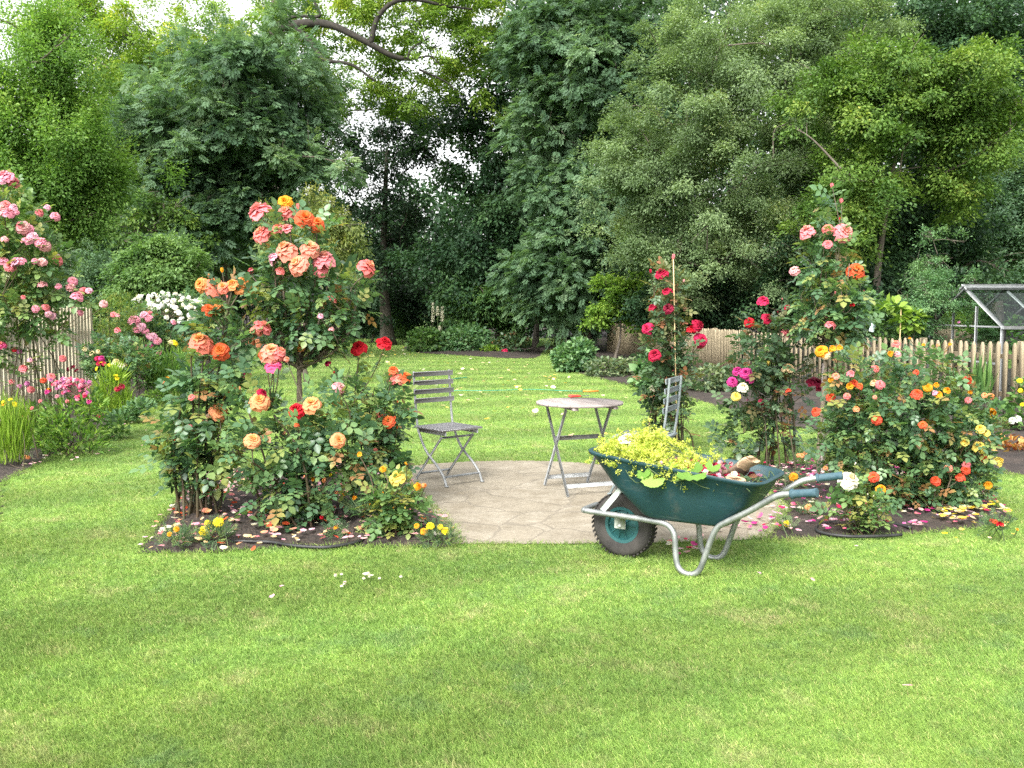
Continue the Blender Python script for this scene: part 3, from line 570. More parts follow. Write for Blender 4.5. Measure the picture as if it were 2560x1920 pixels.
me = bpy.data.meshes.new('lawn'); me.from_pydata([(-600, -20, 0), (600, -20, 0), (600, 1200, 0), (-600, 1200, 0)], [], [(0, 1, 2, 3)]); me.update()
tag(link('lawn', me, M['lawn']), kind='structure')
fan_sheet('patio', PATIO, .006, M['paving'])
def soil_bed(name, poly, step, amp):
    rng = rng_of(name + str(step)); lo, hi = poly.min(0), poly.max(0); nx = int((hi[0] - lo[0]) / step) + 2; ny = int((hi[1] - lo[1]) / step) + 2
    X, Y = np.meshgrid(lo[0] + np.arange(nx) * step, lo[1] + np.arange(ny) * step, indexing='ij'); X = X + rng.uniform(-.3, .3, X.shape) * step; Y = Y + rng.uniform(-.3, .3, Y.shape) * step
    Z = .012 + amp * np.abs(rng.normal(size=X.shape)) + amp * (np.sin(X * 3.1) * np.cos(Y * 2.7) + 1)
    V = np.stack([X, Y, Z], -1).reshape(-1, 3); sp_ = smooth_poly(poly); dmin = np.full(len(V), 9.)
    for k in range(len(sp_)):
        a, e = sp_[k], sp_[(k + 1) % len(sp_)] - sp_[k]; t = np.clip(((V[:, :2] - a) @ e) / (e @ e + 1e-9), 0, 1); dmin = np.minimum(dmin, np.linalg.norm(V[:, :2] - a - t[:, None] * e, axis=1))
    V[:, 2] = .004 + (V[:, 2] - .004) * np.clip(dmin / (step * 5) - .15, 0, 1)
    i, j = np.meshgrid(np.arange(nx - 1), np.arange(ny - 1), indexing='ij'); i = i.ravel(); j = j.ravel()
    Q = np.stack([i * ny + j, (i + 1) * ny + j, (i + 1) * ny + j + 1, i * ny + j + 1], 1); ctr = V[Q].mean(1)[:, :2]; Q = Q[inpoly(ctr, smooth_poly(poly))]
    b = B(); b.quads(V, Q); return tag(b.build(name, M['soil'], None, True), kind='structure')
soil_bed('rose_bed', BED_L, .035, .012); soil_bed('rose_bed', BED_R, .035, .012)
soil_bed('border_bed', BORDER_L, .12, .02); soil_bed('border_bed', BORDER_R, .12, .02); soil_bed('island_bed', ISLAND, .15, .02); soil_bed('woodland_floor', FAR, .6, .03)
def grass():
    rng = np.random.default_rng(5); out = []
    polys = [smooth_poly(p) for p in (BED_L, BED_R, PATIO, BORDER_L, BORDER_R, ISLAND)]
    edge = []
    for q in polys[:5]:
        e_ = np.roll(q, -1, 0) - q; ln = np.linalg.norm(e_, axis=1); dm = np.maximum(np.linalg.norm(q, axis=1), 4); cnt = rng.poisson(ln * 420 * (5 / dm) ** 1.5); ii = np.repeat(np.arange(len(q)), cnt); edge.append(q[ii] + e_[ii] * rng.uniform(0, 1, len(ii))[:, None] + rng.normal(0, .022, (len(ii), 2)))
    edge = np.concatenate(edge)
    N0 = 1250000; u = rng.uniform(0, 1, N0); Yl_, Yh_ = 2.4, 52.; pw = .8      # density falls as distance ** -(1 + pw)
    yy = (Yl_ ** -pw + u * (Yh_ ** -pw - Yl_ ** -pw)) ** (-1 / pw); xx = rng.uniform(-1, 1, N0) * (yy * .62 + 1.6)
    ALL = np.stack([xx, yy, 0 * yy], 1); keep = np.ones(N0, bool)
    for q in polys: keep &= ~inpoly(ALL, q)
    ALL = np.concatenate([ALL[keep], np.concatenate([edge, np.zeros((len(edge), 1))], 1)]); isedge = np.arange(len(ALL)) >= keep.sum()
    near = ALL[:, 1] + rng.normal(0, .5, len(ALL)) < 5.5
    for sel in (near, ~near):
        P = ALL[sel]; n = len(P); ed = isedge[sel]; w = .00235 * (P[:, 1] / 3) ** .97; h = .021 + .0009 * P[:, 1] + ed * .016; y1 = 5 if sel is near else 9
        # tufts and lean: patches share a lean direction
        la = rng.uniform(0, 6.283, n) + .5 * np.sin(P[:, 0] * 1.7 + P[:, 1])
        lean = rng.uniform(.3, 1.7, n); D = nrm(np.stack([np.cos(la) * lean, np.sin(la) * lean, np.ones(n)], 1)); U = nrm(np.stack([-np.sin(la), np.cos(la), rng.normal(0, .3, n)], 1) + np.array([0, -.6, .2]))
        hh = h * rng.uniform(.55, 1.25, n) * (1 + .22 * np.sin(P[:, 0] * 2.9 + 2 * np.sin(P[:, 1] * 1.9)) * np.cos(P[:, 1] * 3.3))
        Rm = frames(D, U); Rm[:, :, 0] *= (w / hh * rng.uniform(.7, 1.3, n))[:, None]
        tv = (BLADE[0] * [14, 1, 1.8], BLADE[1]) if y1 < 6 else (np.array([[-.5, 0, 0], [.5, 0, 0], [0, 1, 0]]), np.array([[0, 1, 2]]))
        out.append(scatter(tv[0], tv[1], P, Rm, hh, rng.uniform(0, 1, n)))
    k = 0; V = []; T = []; A = []
    for v, t, a in out: V.append(v); T.append(t + k); A.append(a); k += len(v)
    tag(link('grass', make_mesh('grass', np.concatenate(V), np.concatenate(T), {'rnd': np.concatenate(A)}), M['grass']), 'short mown grass of the lawn', 'grass', kind='stuff')
grass()
# ------------------------------------------------------------------ trees
tree('yellow_green_tree', 'tall yellow-green tree rising pale behind the blue-green ash on the left', [(380, 120, 190, 190), (470, 60, 120, 150), (250, 190, 120, 150), (210, 40, 90, 80), (660, 420, 60, 140)], 40, 310, 260, .13, 'lime', cl_r=.95, group='tall trees round the lawn', tr=.25)
tree('overhanging_tree', 'old tree with a long bare limb arching right against the white sky', [(640, 40, 90, 60), (800, 50, 130, 75), (950, 70, 130, 110), (1010, 150, 60, 90), (820, 150, 70, 50), (900, -30, 200, 60), (740, 190, 70, 60), (870, 210, 80, 60), (700, 130, 60, 60)], 33, 430, 120, .12, 'lime', cl_r=.6, group='tall trees round the lawn', base=(*gp(*zo(600, 760))[:2] * [33 / gp(*zo(600, 760))[1]] * [1, 1], 0), bark='barkdark', limbs=10, lrad=.02, shell=.05,
     trunk=[(at(*zo(604, 700), 33) * [1, 1, 0]), at(*zo(598, 420), 33), at(*zo(590, 150), 33), at(*zo(590, 20), 33), at(*zo(600, -60), 33)], tr=.24, flat=.5)
_o = [o for o in COL.objects if o.name == 'overhanging_tree'][0]
_b = B()
for pts, r0, r1 in [([(592, 60), (650, 52), (690, 50), (730, 60), (790, 90), (850, 122), (890, 128)], .15, .06), ([(800, 96), (815, 40), (850, 5), (900, 0), (960, 12), (1020, 20)], .085, .03), ([(640, 58), (670, 90), (690, 120), (710, 132), (760, 140), (810, 175)], .1, .03), ([(678, 100), (682, 135), (660, 160), (655, 200)], .06, .02), ([(684, 125), (695, 160), (694, 215)], .04, .015), ([(600, 50), (640, 35), (690, 35), (680, 5), (676, -40)], .05, .04), ([(880, 130), (890, 105), (930, 80)], .045, .02), ([(890, 128), (930, 122), (950, 140)], .035, .012), ([(905, 150), (960, 175), (985, 195)], .035, .015)]:
    _b.tube(curve([at(*zo(x, y), 31.3 - .5 * math.sin(x * .01)) for x, y in pts], 26) - np.array(_o.location), 1.1 * np.linspace(r0, r1, len(curve(pts_ := [at(*zo(x, y), 33) for x, y in pts], 26))), 9)
_b.build('limb', M['barklimb'], _o, True)
tree('ash_tree', 'blue-green feathery ash tree standing behind the coral standard rose', [(480, 220, 200, 150), (570, 150, 130, 90), (400, 360, 170, 150), (580, 370, 120, 130), (360, 300, 90, 100), (460, 480, 170, 120), (650, 280, 60, 110)], 27, 495, 62, .3, 'ash', PINNATE, cl_r=.72, group='tall trees round the lawn', tr=.2, limbs=40, droop=.6)
tree('left_tree', 'fresh green tree with upright shoots filling the top left corner', [(90, 300, 140, 200), (60, 150, 90, 130), (115, 120, 60, 100), (130, 430, 100, 130), (20, 420, 130, 150), (210, 400, 60, 120)], 20, 445, 270, .075, 'left', cl_r=.5, group='tall trees round the lawn', tr=.12, limbs=45, flat=1.3, droop=.15)
tree('sycamore_tree', 'low yellow-green sycamore boughs under the ash on the left', [(330, 450, 110, 45), (260, 480, 60, 50), (390, 470, 50, 40)], 25.5, 65, 70, .11, 'pear', cl_r=.5, group='small trees', tr=.07, shell=.1)
tree('gappy_tree', 'dark tree full of sky gaps between the ash and the chestnut', [(830, 300, 110, 120), (810, 460, 100, 110), (900, 330, 60, 130), (760, 420, 70, 150), (800, 590, 110, 90), (890, 500, 60, 80), (800, 260, 120, 80), (900, 230, 70, 90)], 39, 260, 110, .15, 'darker', cl_r=.75, group='tall trees round the lawn', tr=.28, limbs=60, bark='barkdark', lrad=.04, shell=.2)
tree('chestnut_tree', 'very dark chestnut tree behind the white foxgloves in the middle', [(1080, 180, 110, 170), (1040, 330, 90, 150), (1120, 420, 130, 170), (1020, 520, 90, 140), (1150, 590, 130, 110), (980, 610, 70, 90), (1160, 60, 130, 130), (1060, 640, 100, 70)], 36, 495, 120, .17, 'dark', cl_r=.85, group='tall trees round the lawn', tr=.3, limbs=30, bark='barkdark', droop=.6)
tree('grey_green_ash', 'grey-green ash tree with hanging foliage right of the chestnut', [(1270, 140, 150, 130), (1330, 60, 170, 110), (1210, 280, 110, 110), (1280, 400, 130, 110), (1190, 60, 100, 100), (1250, 520, 110, 100), (1230, 630, 100, 70), (1330, 560, 80, 90)], 31, 495, 62, .32, 'ash', PINNATE, cl_r=.8, group='tall trees round the lawn', tr=.22, droop=.7)
tree('apple_tree', 'broad grey-green apple tree behind the picket fence in the middle right', [(1600, 180, 230, 150), (1480, 270, 170, 130), (1700, 110, 190, 110), (1560, 400, 200, 120), (1420, 400, 110, 90), (1760, 280, 130, 130), (1520, 80, 150, 80), (1640, 500, 160, 90), (1380, 520, 70, 60), (1370, 330, 80, 120), (1780, 430, 80, 110), (1840, 60, 120, 80), (1500, 570, 150, 70), (1680, 590, 110, 70)], 25, 822, 330, .075, 'apple', cl_r=.6, group='fruit trees behind the fence', tr=.1, limbs=90, lrad=.022, base=(*(at(*zo(1468, 640), 25)[:2]), 0),
     trunk=[at(*zo(1460, 640), 25) * [1, 1, 0], at(*zo(1464, 560), 25), at(*zo(1480, 470), 25), at(*zo(1478, 350), 25.2), at(*zo(1490, 180), 25.4)])
tree('pear_tree', 'yellow-green pear tree overhanging a dark hollow on the right', [(1940, 150, 130, 60), (2060, 190, 120, 70), (1880, 230, 110, 80), (2100, 290, 90, 80), (1850, 360, 80, 110), (1830, 480, 90, 110), (2020, 240, 120, 50), (2090, 380, 80, 60), (1780, 200, 100, 80)], 21, 405, 260, .085, 'pear', cl_r=.5, group='fruit trees behind the fence', tr=.12, limbs=50, base=(*(at(*zo(1900, 700), 21.5)[:2]), 0))
tree('hollow_tree', 'dark green tree in the hollow under the yellow-green pear', [(1960, 330, 110, 90), (1920, 450, 130, 110), (2050, 450, 100, 90), (1960, 580, 160, 100), (1760, 610, 110, 70)], 24, 360, 150, .11, 'dark', cl_r=.65, group='fruit trees behind the fence', tr=.14, limbs=24)
tree('tall_pine', 'tall dark tree with bare trunk in the top right corner', [(2080, 60, 120, 110), (2190, 120, 90, 190), (2000, 40, 80, 80), (2230, 330, 60, 140)], 38, 304, 120, .17, 'dark', cl_r=.9, group='tall trees round the lawn', tr=.32, bark='barkdark', shell=.2,
     trunk=[at(*zo(2150, 640), 38) * [1, 1, 0], at(*zo(2146, 300), 38), at(*zo(2140, 50), 38), at(*zo(2138, -100), 38)], base=(*(at(*zo(2150, 640), 38)[:2]), 0))
tree('ivy_tree', 'blue-green ivied tree behind the greenhouse roof', [(2150, 430, 110, 90), (2200, 540, 110, 90), (2090, 560, 80, 70), (2230, 400, 80, 100)], 27, 330, 200, .1, 'ash', cl_r=.6, group='fruit trees behind the fence', tr=.16, limbs=20)
tree('weeping_pear', 'small olive-green weeping tree just behind the coral standard rose', [(655, 450, 65, 45), (710, 480, 45, 60), (590, 490, 40, 60), (740, 540, 60, 50), (780, 500, 22, 18), (660, 520, 90, 70)], 18, 120, 90, .085, 'olive', (LEAF4[0] * [.6, 1, 1], LEAF4[1]), cl_r=.3, group='small trees', tr=.05, limbs=30, droop=1.1, lrad=.012)
tree('round_tree', 'rounded light green small tree behind the white rose bush', [(335, 585, 88, 58), (285, 590, 46, 46), (395, 590, 42, 46), (345, 545, 50, 28), (395, 535, 20, 22)], 18.3, 210, 150, .075, 'roundtree', cl_r=.3, group='small trees', tr=.08, limbs=20)
tree('teal_shrub', 'dark blue-green rounded shrub left of the round light green tree', [(160, 590, 60, 50), (130, 640, 60, 60), (190, 640, 40, 40)], 19, 90, 150, .055, 'ash', cl_r=.3, group='small trees', tr=.05, limbs=10)
tree('young_tree', 'thin young tree with upright feathery shoots behind the fence by the greenhouse', [(2005, 560, 30, 80), (1985, 640, 55, 50), (2060, 640, 45, 30), (1930, 655, 50, 18), (2090, 600, 35, 25), (1990, 710, 40, 40), (2050, 720, 25, 30)], 16, 150, 90, .05, 'shrub', (LEAF4[0] * [.7, 1, 1], LEAF4[1]), cl_r=.2, group='small trees', tr=.03, limbs=50, shell=0, lrad=.01, base=(*(at(*zo(2010, 760), 16)[:2]), 0))
tree('sapling', 'pale fresh green sapling left of the dark red rose column', [(1330, 610, 50, 30), (1310, 650, 45, 40), (1370, 640, 30, 40), (1290, 600, 20, 14), (1350, 690, 40, 30)], 27, 60, 70, .12, 'bright', cl_r=.32, group='small trees', tr=.05, limbs=24, shell=0, lrad=.012)
tree('hedge_tree', 'shadowy dark evergreen behind the near end of the picket fence', [(1500, 620, 130, 70), (1620, 650, 110, 70), (1720, 660, 90, 80), (1420, 660, 60, 50)], 27, 266, 110, .11, 'dark', cl_r=.55, group='small trees', tr=.1, limbs=14)
tree('ivy_column', 'ivy-clad dead trunk beside the dark gap at the far end', [(1165, 600, 40, 50), (1140, 560, 50, 40), (1185, 640, 25, 40)], 33, 40, 70, .12, 'mid', cl_r=.4, group='small trees', tr=.15, limbs=8, base=(*(at(*zo(1158, 700), 33)[:2]), 0), bark='barkdark', trunk=[at(*zo(1155, 760), 33) * [1, 1, 0], at(*zo(1160, 700), 33), at(*zo(1165, 600), 33)])
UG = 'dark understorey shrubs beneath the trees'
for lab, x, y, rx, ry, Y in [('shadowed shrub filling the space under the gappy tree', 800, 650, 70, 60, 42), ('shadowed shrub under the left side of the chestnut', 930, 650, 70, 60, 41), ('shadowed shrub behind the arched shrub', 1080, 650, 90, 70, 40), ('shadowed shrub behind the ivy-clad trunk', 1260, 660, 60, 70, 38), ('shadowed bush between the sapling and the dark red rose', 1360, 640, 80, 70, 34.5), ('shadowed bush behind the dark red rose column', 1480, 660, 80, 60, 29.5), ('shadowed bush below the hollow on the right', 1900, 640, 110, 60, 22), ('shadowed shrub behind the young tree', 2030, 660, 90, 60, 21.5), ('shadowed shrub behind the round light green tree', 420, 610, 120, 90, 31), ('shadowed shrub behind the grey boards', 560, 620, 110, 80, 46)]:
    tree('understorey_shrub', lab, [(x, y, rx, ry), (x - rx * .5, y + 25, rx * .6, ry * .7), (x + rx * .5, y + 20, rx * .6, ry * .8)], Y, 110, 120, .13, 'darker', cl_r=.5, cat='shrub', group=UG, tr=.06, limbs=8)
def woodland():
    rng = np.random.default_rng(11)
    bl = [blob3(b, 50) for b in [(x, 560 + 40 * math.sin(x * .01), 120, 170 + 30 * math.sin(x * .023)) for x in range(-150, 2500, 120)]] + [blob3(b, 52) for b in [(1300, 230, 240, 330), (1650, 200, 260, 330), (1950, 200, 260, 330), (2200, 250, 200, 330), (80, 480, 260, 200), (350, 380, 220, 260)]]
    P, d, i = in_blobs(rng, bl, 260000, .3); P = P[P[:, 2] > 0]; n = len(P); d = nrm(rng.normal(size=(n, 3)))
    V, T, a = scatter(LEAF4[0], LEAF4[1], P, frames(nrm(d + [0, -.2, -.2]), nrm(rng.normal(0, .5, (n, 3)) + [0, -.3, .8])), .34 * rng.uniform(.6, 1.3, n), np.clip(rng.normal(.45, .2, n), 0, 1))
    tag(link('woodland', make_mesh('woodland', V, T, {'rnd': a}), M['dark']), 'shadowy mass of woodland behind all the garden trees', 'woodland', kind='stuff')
woodland()
# ------------------------------------------------------------------ island bed and right-hand border shrubs
SG = 'shrubs of the island bed'; BG = 'shrubs along the picket fence'
bush('evergreen_shrub', 'dark mounded evergreen at the left end of the island bed', [(918, 738, 40, 30)], 33, 900, .16, 'mid', group=SG, stems=3, sr=.02)
bush('evergreen_shrub', 'wide dark laurel mound in the middle of the island bed', [(1010, 735, 55, 36), (975, 740, 30, 28)], 33, 1300, .16, 'shrub', group=SG, stems=3, sr=.02)
bush('bronze_shrub', 'bronze-tinged shrub with red flowers right of the laurel mound', [(1105, 745, 40, 26)], 32.5, 500, .15, 'rosedark', group=SG, stems=3, sr=.02, blooms=[(*z6(1015, 590), 14, 'cerise'), (*z6(1035, 582), 12, 'cerise'), (*z6(998, 598), 12, 'red'), (*z6(890, 612), 9, 'darkcrimson'), (*z6(1190, 605), 9, 'darkcrimson')])
bush('lime_clump', 'little yellow-green clump at the front edge of the island bed', [(1062, 760, 22, 13)], 32, 200, .14, 'bright', group=SG, stems=2, sr=.01)
tree('arched_shrub', 'tall arching shrub clipped over a dark opening behind the island bed', [(1045, 650, 68, 40), (1000, 680, 36, 50), (1100, 680, 30, 55), (1060, 640, 45, 28)], 35.5, 130, 120, .13, 'mid', cl_r=.5, cat='shrub', tr=.1, limbs=10)
bush('bamboo_clump', 'feathery tall green clump by the far board fence', [(872, 690, 28, 42)], 41, 700, .3, 'mid', FEATHER, group=SG, stems=4, sr=.02)
fg = thing('foxglove', 'tall white flower spires rising from the island bed', 'plant', None, (*(at(*zo(938, 720), 34)[:2]), 0))
for k, (x, y0, y1) in enumerate([(546, 258, 390), (578, 283, 345), (609, 285, 385), (592, 415, 450)]):
    rng = rng_of('fox%d' % k); a = at(*z6(x, y0), 34); b_ = at(*z6(x, y1), 34); n = 320; t = rng.uniform(0, 1, n) ** .8; an = rng.uniform(0, 6.28, n)
    P = a + (b_ - a) * t[:, None] + np.stack([np.cos(an), np.sin(an), 0 * an], 1) * (.008 + .028 * t)[:, None]
    leaf_mesh('flower_spire', LEAF8, P - np.array(fg.location), np.stack([np.cos(an), np.sin(an), -.3 + 0 * an], 1), np.tile([0, 0, 1.], (n, 1)), np.full(n, .05), rng, PM['white'], fg)
    B().tube(np.array([[b_[0], b_[1], 0], b_, a]) - np.array(fg.location), .015, 5).build('stem', M['stem'], fg)
for args in [
  ('laurel_shrub', 'dark glossy laurel at the far end of the picket fence', [(1238, 772, 46, 32), (1255, 755, 30, 24)], 22, 1500, .12, 'shrub'),
  ('variegated_shrub', 'low grey-green variegated shrub before the far picket fence', [(1310, 797, 50, 24), (1360, 798, 40, 24)], 20.5, 1400, .09, 'greyshrub'),
  ('broadleaf_shrub', 'big-leaved pale green plant left of the dark red rose column', [(1420, 800, 44, 36), (1395, 815, 30, 25)], 17.5, 420, .17, 'shrub'),
  ('spreading_shrub', 'grey-green spreading shrub right of the dark red rose column', [(1530, 820, 50, 32), (1560, 840, 40, 28)], 16.5, 1300, .08, 'greyshrub'),
  ('climbing_shrub', 'loose green climber leaning on the fence behind the red roses', [(1620, 820, 45, 35), (1670, 790, 40, 50)], 16.5, 1200, .08, 'mid')]:
    bush(*args, group=BG, stems=4, sr=.012)
bush('currant_bush', 'dark leafy bush behind the fence below the blue tag', [(1870, 670, 50, 45), (1920, 700, 50, 40), (1820, 690, 40, 50)], 16.5, 1200, .1, 'mid', group='plants behind the fence', stems=6, sr=.01)
bush('raspberry_plant', 'bright green leafy plant behind the pickets beside the bamboo cane', [(1965, 690, 28, 22), (1930, 660, 20, 8)], 15.6, 160, .15, 'bright', group='plants behind the fence', stems=4, sr=.008)
bush('ribwort_clump', 'spiky green iris leaves standing in front of the pickets', [(2124, 850, 22, 20)], 12.6, 34, .5, 'mid', (BLADE[0] * [1.6, 1, 1], BLADE[1]), group='border plants', stems=0, up=3.0, out=.2, jitter=.12)
bush('heuchera', 'rusty orange low foliage plant at the right edge of the picture', [(2185, 985, 55, 42), (2215, 1000, 40, 36)], 9.3, 500, .075, 'heuchera', group='border plants', stems=4, sr=.004)
bush('border_greenery', 'tall loose green border plants right of the big orange rose bush', [(2160, 930, 50, 60), (2215, 900, 40, 90), (2110, 950, 40, 60)], 11, 900, .085, 'mid', group='border plants', stems=8, sr=.006, blooms=[(2532, 1050, 22, 'white'), (2545, 1045, 20, 'white'), (2550, 950, 16, 'lemon', 'pom'), (2556, 1010, 14, 'lemon', 'pom'), (2552, 975, 14, 'lemon', 'pom')])
for k, x in enumerate((1590, 1632)):
    rng = rng_of('seed%d' % k); a = at(*z5(x, 1045), 10.2); p0 = np.array([a[0], a[1], 0]); o = thing('seed_spire', ('pale brown seed spire nearer the orange rose bush', 'pale brown seed spire nearer the right picture edge')[k], 'plant', 'seed spires', tuple(p0))
    n = 160; t = rng.uniform(0, .75, n); an = rng.uniform(0, 6.28, n); leaf_mesh('seed_heads', LEAF4, (a - p0) * (1 - t[:, None]) + np.stack([np.cos(an), np.sin(an), 0 * an], 1) * (.02 + .09 * t)[:, None], np.stack([np.cos(an), np.sin(an), .3 + 0 * an], 1), np.tile([0, 0, 1.], (n, 1)), np.full(n, .035), rng, M['olive'], o)
    B().tube(np.array([[0, 0, 0], a - p0]), .005, 5).build('stem', M['stem'], o)
# ------------------------------------------------------------------ left border
LG = 'plants of the left border'; ROSEG = 'rose bushes of the left border'
sal = lambda i: ('pink', 'salmon', 'palepink', 'pink', 'blush')[i % 5]
BL = [(40, 230, 130), (140, 285, 110), (10, 280, 90), (85, 250, 90), (30, 560, 110), (90, 590, 100), (60, 515, 80), (130, 540, 70), (165, 590, 50), (230, 740, 120), (280, 760, 90), (200, 720, 70), (330, 830, 100), (400, 880, 100), (455, 920, 90), (260, 870, 80), (395, 590, 70), (465, 540, 55), (550, 630, 75), (45, 855, 60), (30, 1065, 80), (90, 1120, 90), (150, 1080, 100), (205, 1070, 70), (415, 1080, 80), (345, 1070, 55), (575, 1060, 90), (560, 1035, 70), (720, 1265, 80), (705, 1330, 80), (775, 1415, 100), (835, 1365, 60), (880, 1365, 60), (575, 1320, 55), (420, 1300, 80), (350, 1540, 70), (460, 1530, 70), (515, 1610, 70), (800, 1585, 60), (1030, 1495, 70), (715, 1545, 40), (230, 1430, 40), (480, 1600, 60)]
bl_ = ZB(z7, [(x, y, d * 1.22, sal(i)) for i, (x, y, d) in enumerate(BL)])
bl_ += ZB(z8, [(10, 535, 80, 'hotpink'), (120, 575, 45, 'red'), (165, 590, 45, 'mauve'), (525, 645, 65, 'salmon'), (195, 725, 75, 'salmon'), (250, 660, 45, 'palepink'), (425, 800, 75, 'salmon'), (360, 830, 55, 'orangered'), (100, 840, 50, 'salmon'), (230, 855, 50, 'mauve'), (265, 905, 65, 'salmon'), (165, 880, 45, 'mauve')])
bush('climbing_rose', 'huge rambling rose covered in pink flowers at the left edge by the fence', [(25, 480, 70, 90), (60, 560, 80, 70), (110, 600, 50, 50), (20, 640, 90, 80), (75, 680, 55, 45), (0, 750, 28, 60), (165, 640, 28, 20), (-60, 600, 80, 180), (130, 715, 20, 20)], 9.4, 1500, .15, 'rosefresh', ROSELEAF, cat='rose', group=ROSEG, stems=13, sr=.007, blooms=bl_, fy=.8, spread=.35)
bush('grassy_clump', 'lime green grassy clump with yellow daisies in the bottom left border', [(20, 950, 42, 70)], 8.55, 900, .24, 'grassplant', (BLADE[0] * [.5, 1, 1], BLADE[1]), group=LG, stems=6, sr=.004, up=2.2, out=.35, jitter=.18, blooms=ZB(z8, [(30, 1030, 55, 'gold'), (85, 990, 40, 'lemon'), (122, 1030, 55, 'lemon'), (25, 1010, 35, 'lemon')], 'daisy'), shell=.0)
mg = rng_of('phlox')
ph = [(mg.normal(545, 48), mg.normal(855, 28), 44, ('hotpink', 'pink', 'hotpink', 'mauve', 'palepink')[k % 5]) for k in range(40)] + [(mg.normal(700, 28), mg.normal(890, 35), 42, ('hotpink', 'pink', 'mauve')[k % 3]) for k in range(24)] + [(600, 940, 40, 'hotpink'), (640, 985, 40, 'pink'), (520, 930, 44, 'hotpink'), (440, 860, 44, 'cerise'), (470, 960, 40, 'pink'), (330, 1000, 40, 'salmon'), (260, 1060, 40, 'salmon'), (700, 960, 40, 'cerise'), (735, 1005, 50, 'magenta'), (660, 955, 40, 'cerise'), (400, 910, 60, 'crimson'), (385, 925, 50, 'magenta'), (400, 900, 22, 'gold'), (560, 1005, 40, 'salmon'), (185, 1110, 60, 'red'), (205, 1140, 45, 'red'), (165, 1090, 40, 'orangered')]
bush('sweet_william', 'clump packed with magenta pink flower heads in front of the fence slats', [(150, 900, 60, 40), (165, 960, 70, 50), (110, 940, 40, 50), (200, 880, 30, 35)], 9.25, 1500, .08, 'left', (LEAF8[0] * [.45, 1, 1], LEAF8[1]), group=LG, stems=14, sr=.004, blooms=ZB(z8, ph, 'pom'), up=1.0, fy=.9)
bush('tall_green_clump', 'feathery lime green clump right of the magenta flower heads', [(238, 850, 30, 44), (268, 885, 26, 34), (225, 890, 26, 34), (250, 815, 18, 22)], 12.5, 900, .2, 'grassplant', (BLADE[0] * [1.0, 1, 1], BLADE[1]), group=LG, stems=10, sr=.004, up=1.5, out=.55, jitter=.35, blooms=ZB(z8, [(1010, 880, 60, 'cerise'), (975, 900, 50, 'crimson'), (800, 735, 40, 'lemon', 'daisy'), (960, 790, 40, 'lemon', 'daisy'), (970, 815, 40, 'lemon', 'daisy'), (820, 1130, 40, 'cerise')]))
bush('green_shrub', 'low dark leafy edging plant at the foot of the magenta flowers', [(190, 1000, 50, 24), (130, 985, 40, 30), (250, 930, 30, 28)], 10.4, 900, .06, 'mid', group=LG, stems=6, sr=.004)
bush('feathery_plant', 'grass-green feathery clump near the far turn of the border', [(370, 800, 28, 38), (345, 830, 30, 30), (395, 805, 20, 30), (330, 810, 18, 26)], 15, 800, .24, 'left', (BLADE[0] * [1.0, 1, 1], BLADE[1]), group=LG, stems=10, sr=.004, up=1.5, out=.55, jitter=.35, blooms=ZB(z8, [(1240, 695, 30, 'gold', 'daisy'), (1380, 815, 45, 'gold', 'pom'), (1350, 845, 35, 'tangerine', 'pom'), (1390, 830, 35, 'gold', 'pom')]))
for lab, bl2, Y2, mt, n2 in [('mat of fine grey-green foliage along the soil edge of the border', [(270, 905, 34, 16), (305, 880, 26, 14)], 11.9, 'shrub', 700), ('low green edging foliage at the far turn of the border', [(340, 858, 26, 14), (385, 835, 26, 14), (420, 800, 22, 16)], 14.5, 'left', 700), ('broad low leaves beside the golden marigold trio', [(150, 1015, 30, 16), (180, 1025, 28, 14), (90, 1000, 26, 22)], 9.6, 'mid', 420), ('leafy filler between the yellow daisies and the slat fence', [(75, 925, 28, 44), (95, 960, 28, 40), (60, 900, 22, 30)], 9.7, 'left', 600), ('tangle of green between the pale pink roses and the lime clump', [(300, 800, 36, 40), (265, 800, 30, 36), (325, 780, 34, 34)], 14.8, 'mid', 900)]:
    bush('edging_plant', lab, bl2, Y2, n2, .085, mt, (LEAF8[0] * [.6, 1, 1], LEAF8[1]), cat='plant', group=LG, stems=5, sr=.003, up=.9, jitter=.45)
bush('mixed_rose', 'low rose with magenta and cream flowers and yellow daisies in the border', [(235, 790, 46, 34), (280, 770, 40, 36), (210, 770, 30, 40)], 13.4, 900, .12, 'rose', ROSELEAF, cat='rose', group=ROSEG, stems=10, sr=.005, blooms=ZB(z8, [(810, 650, 50, 'cerise'), (845, 645, 50, 'magenta'), (825, 690, 50, 'crimson'), (860, 690, 40, 'cerise'), (840, 683, 44, 'lemon', 'daisy'), (910, 705, 45, 'lemon', 'daisy'), (965, 670, 55, 'paleyellow'), (985, 700, 60, 'cream'), (1010, 710, 50, 'cream'), (950, 695, 50, 'cream'), (760, 605, 50, 'paleyellow'), (815, 590, 40, 'paleyellow'), (700, 570, 45, 'paleyellow'), (560, 740, 40, 'darkcrimson'), (600, 720, 40, 'darkcrimson'), (630, 750, 40, 'darkcrimson')]))
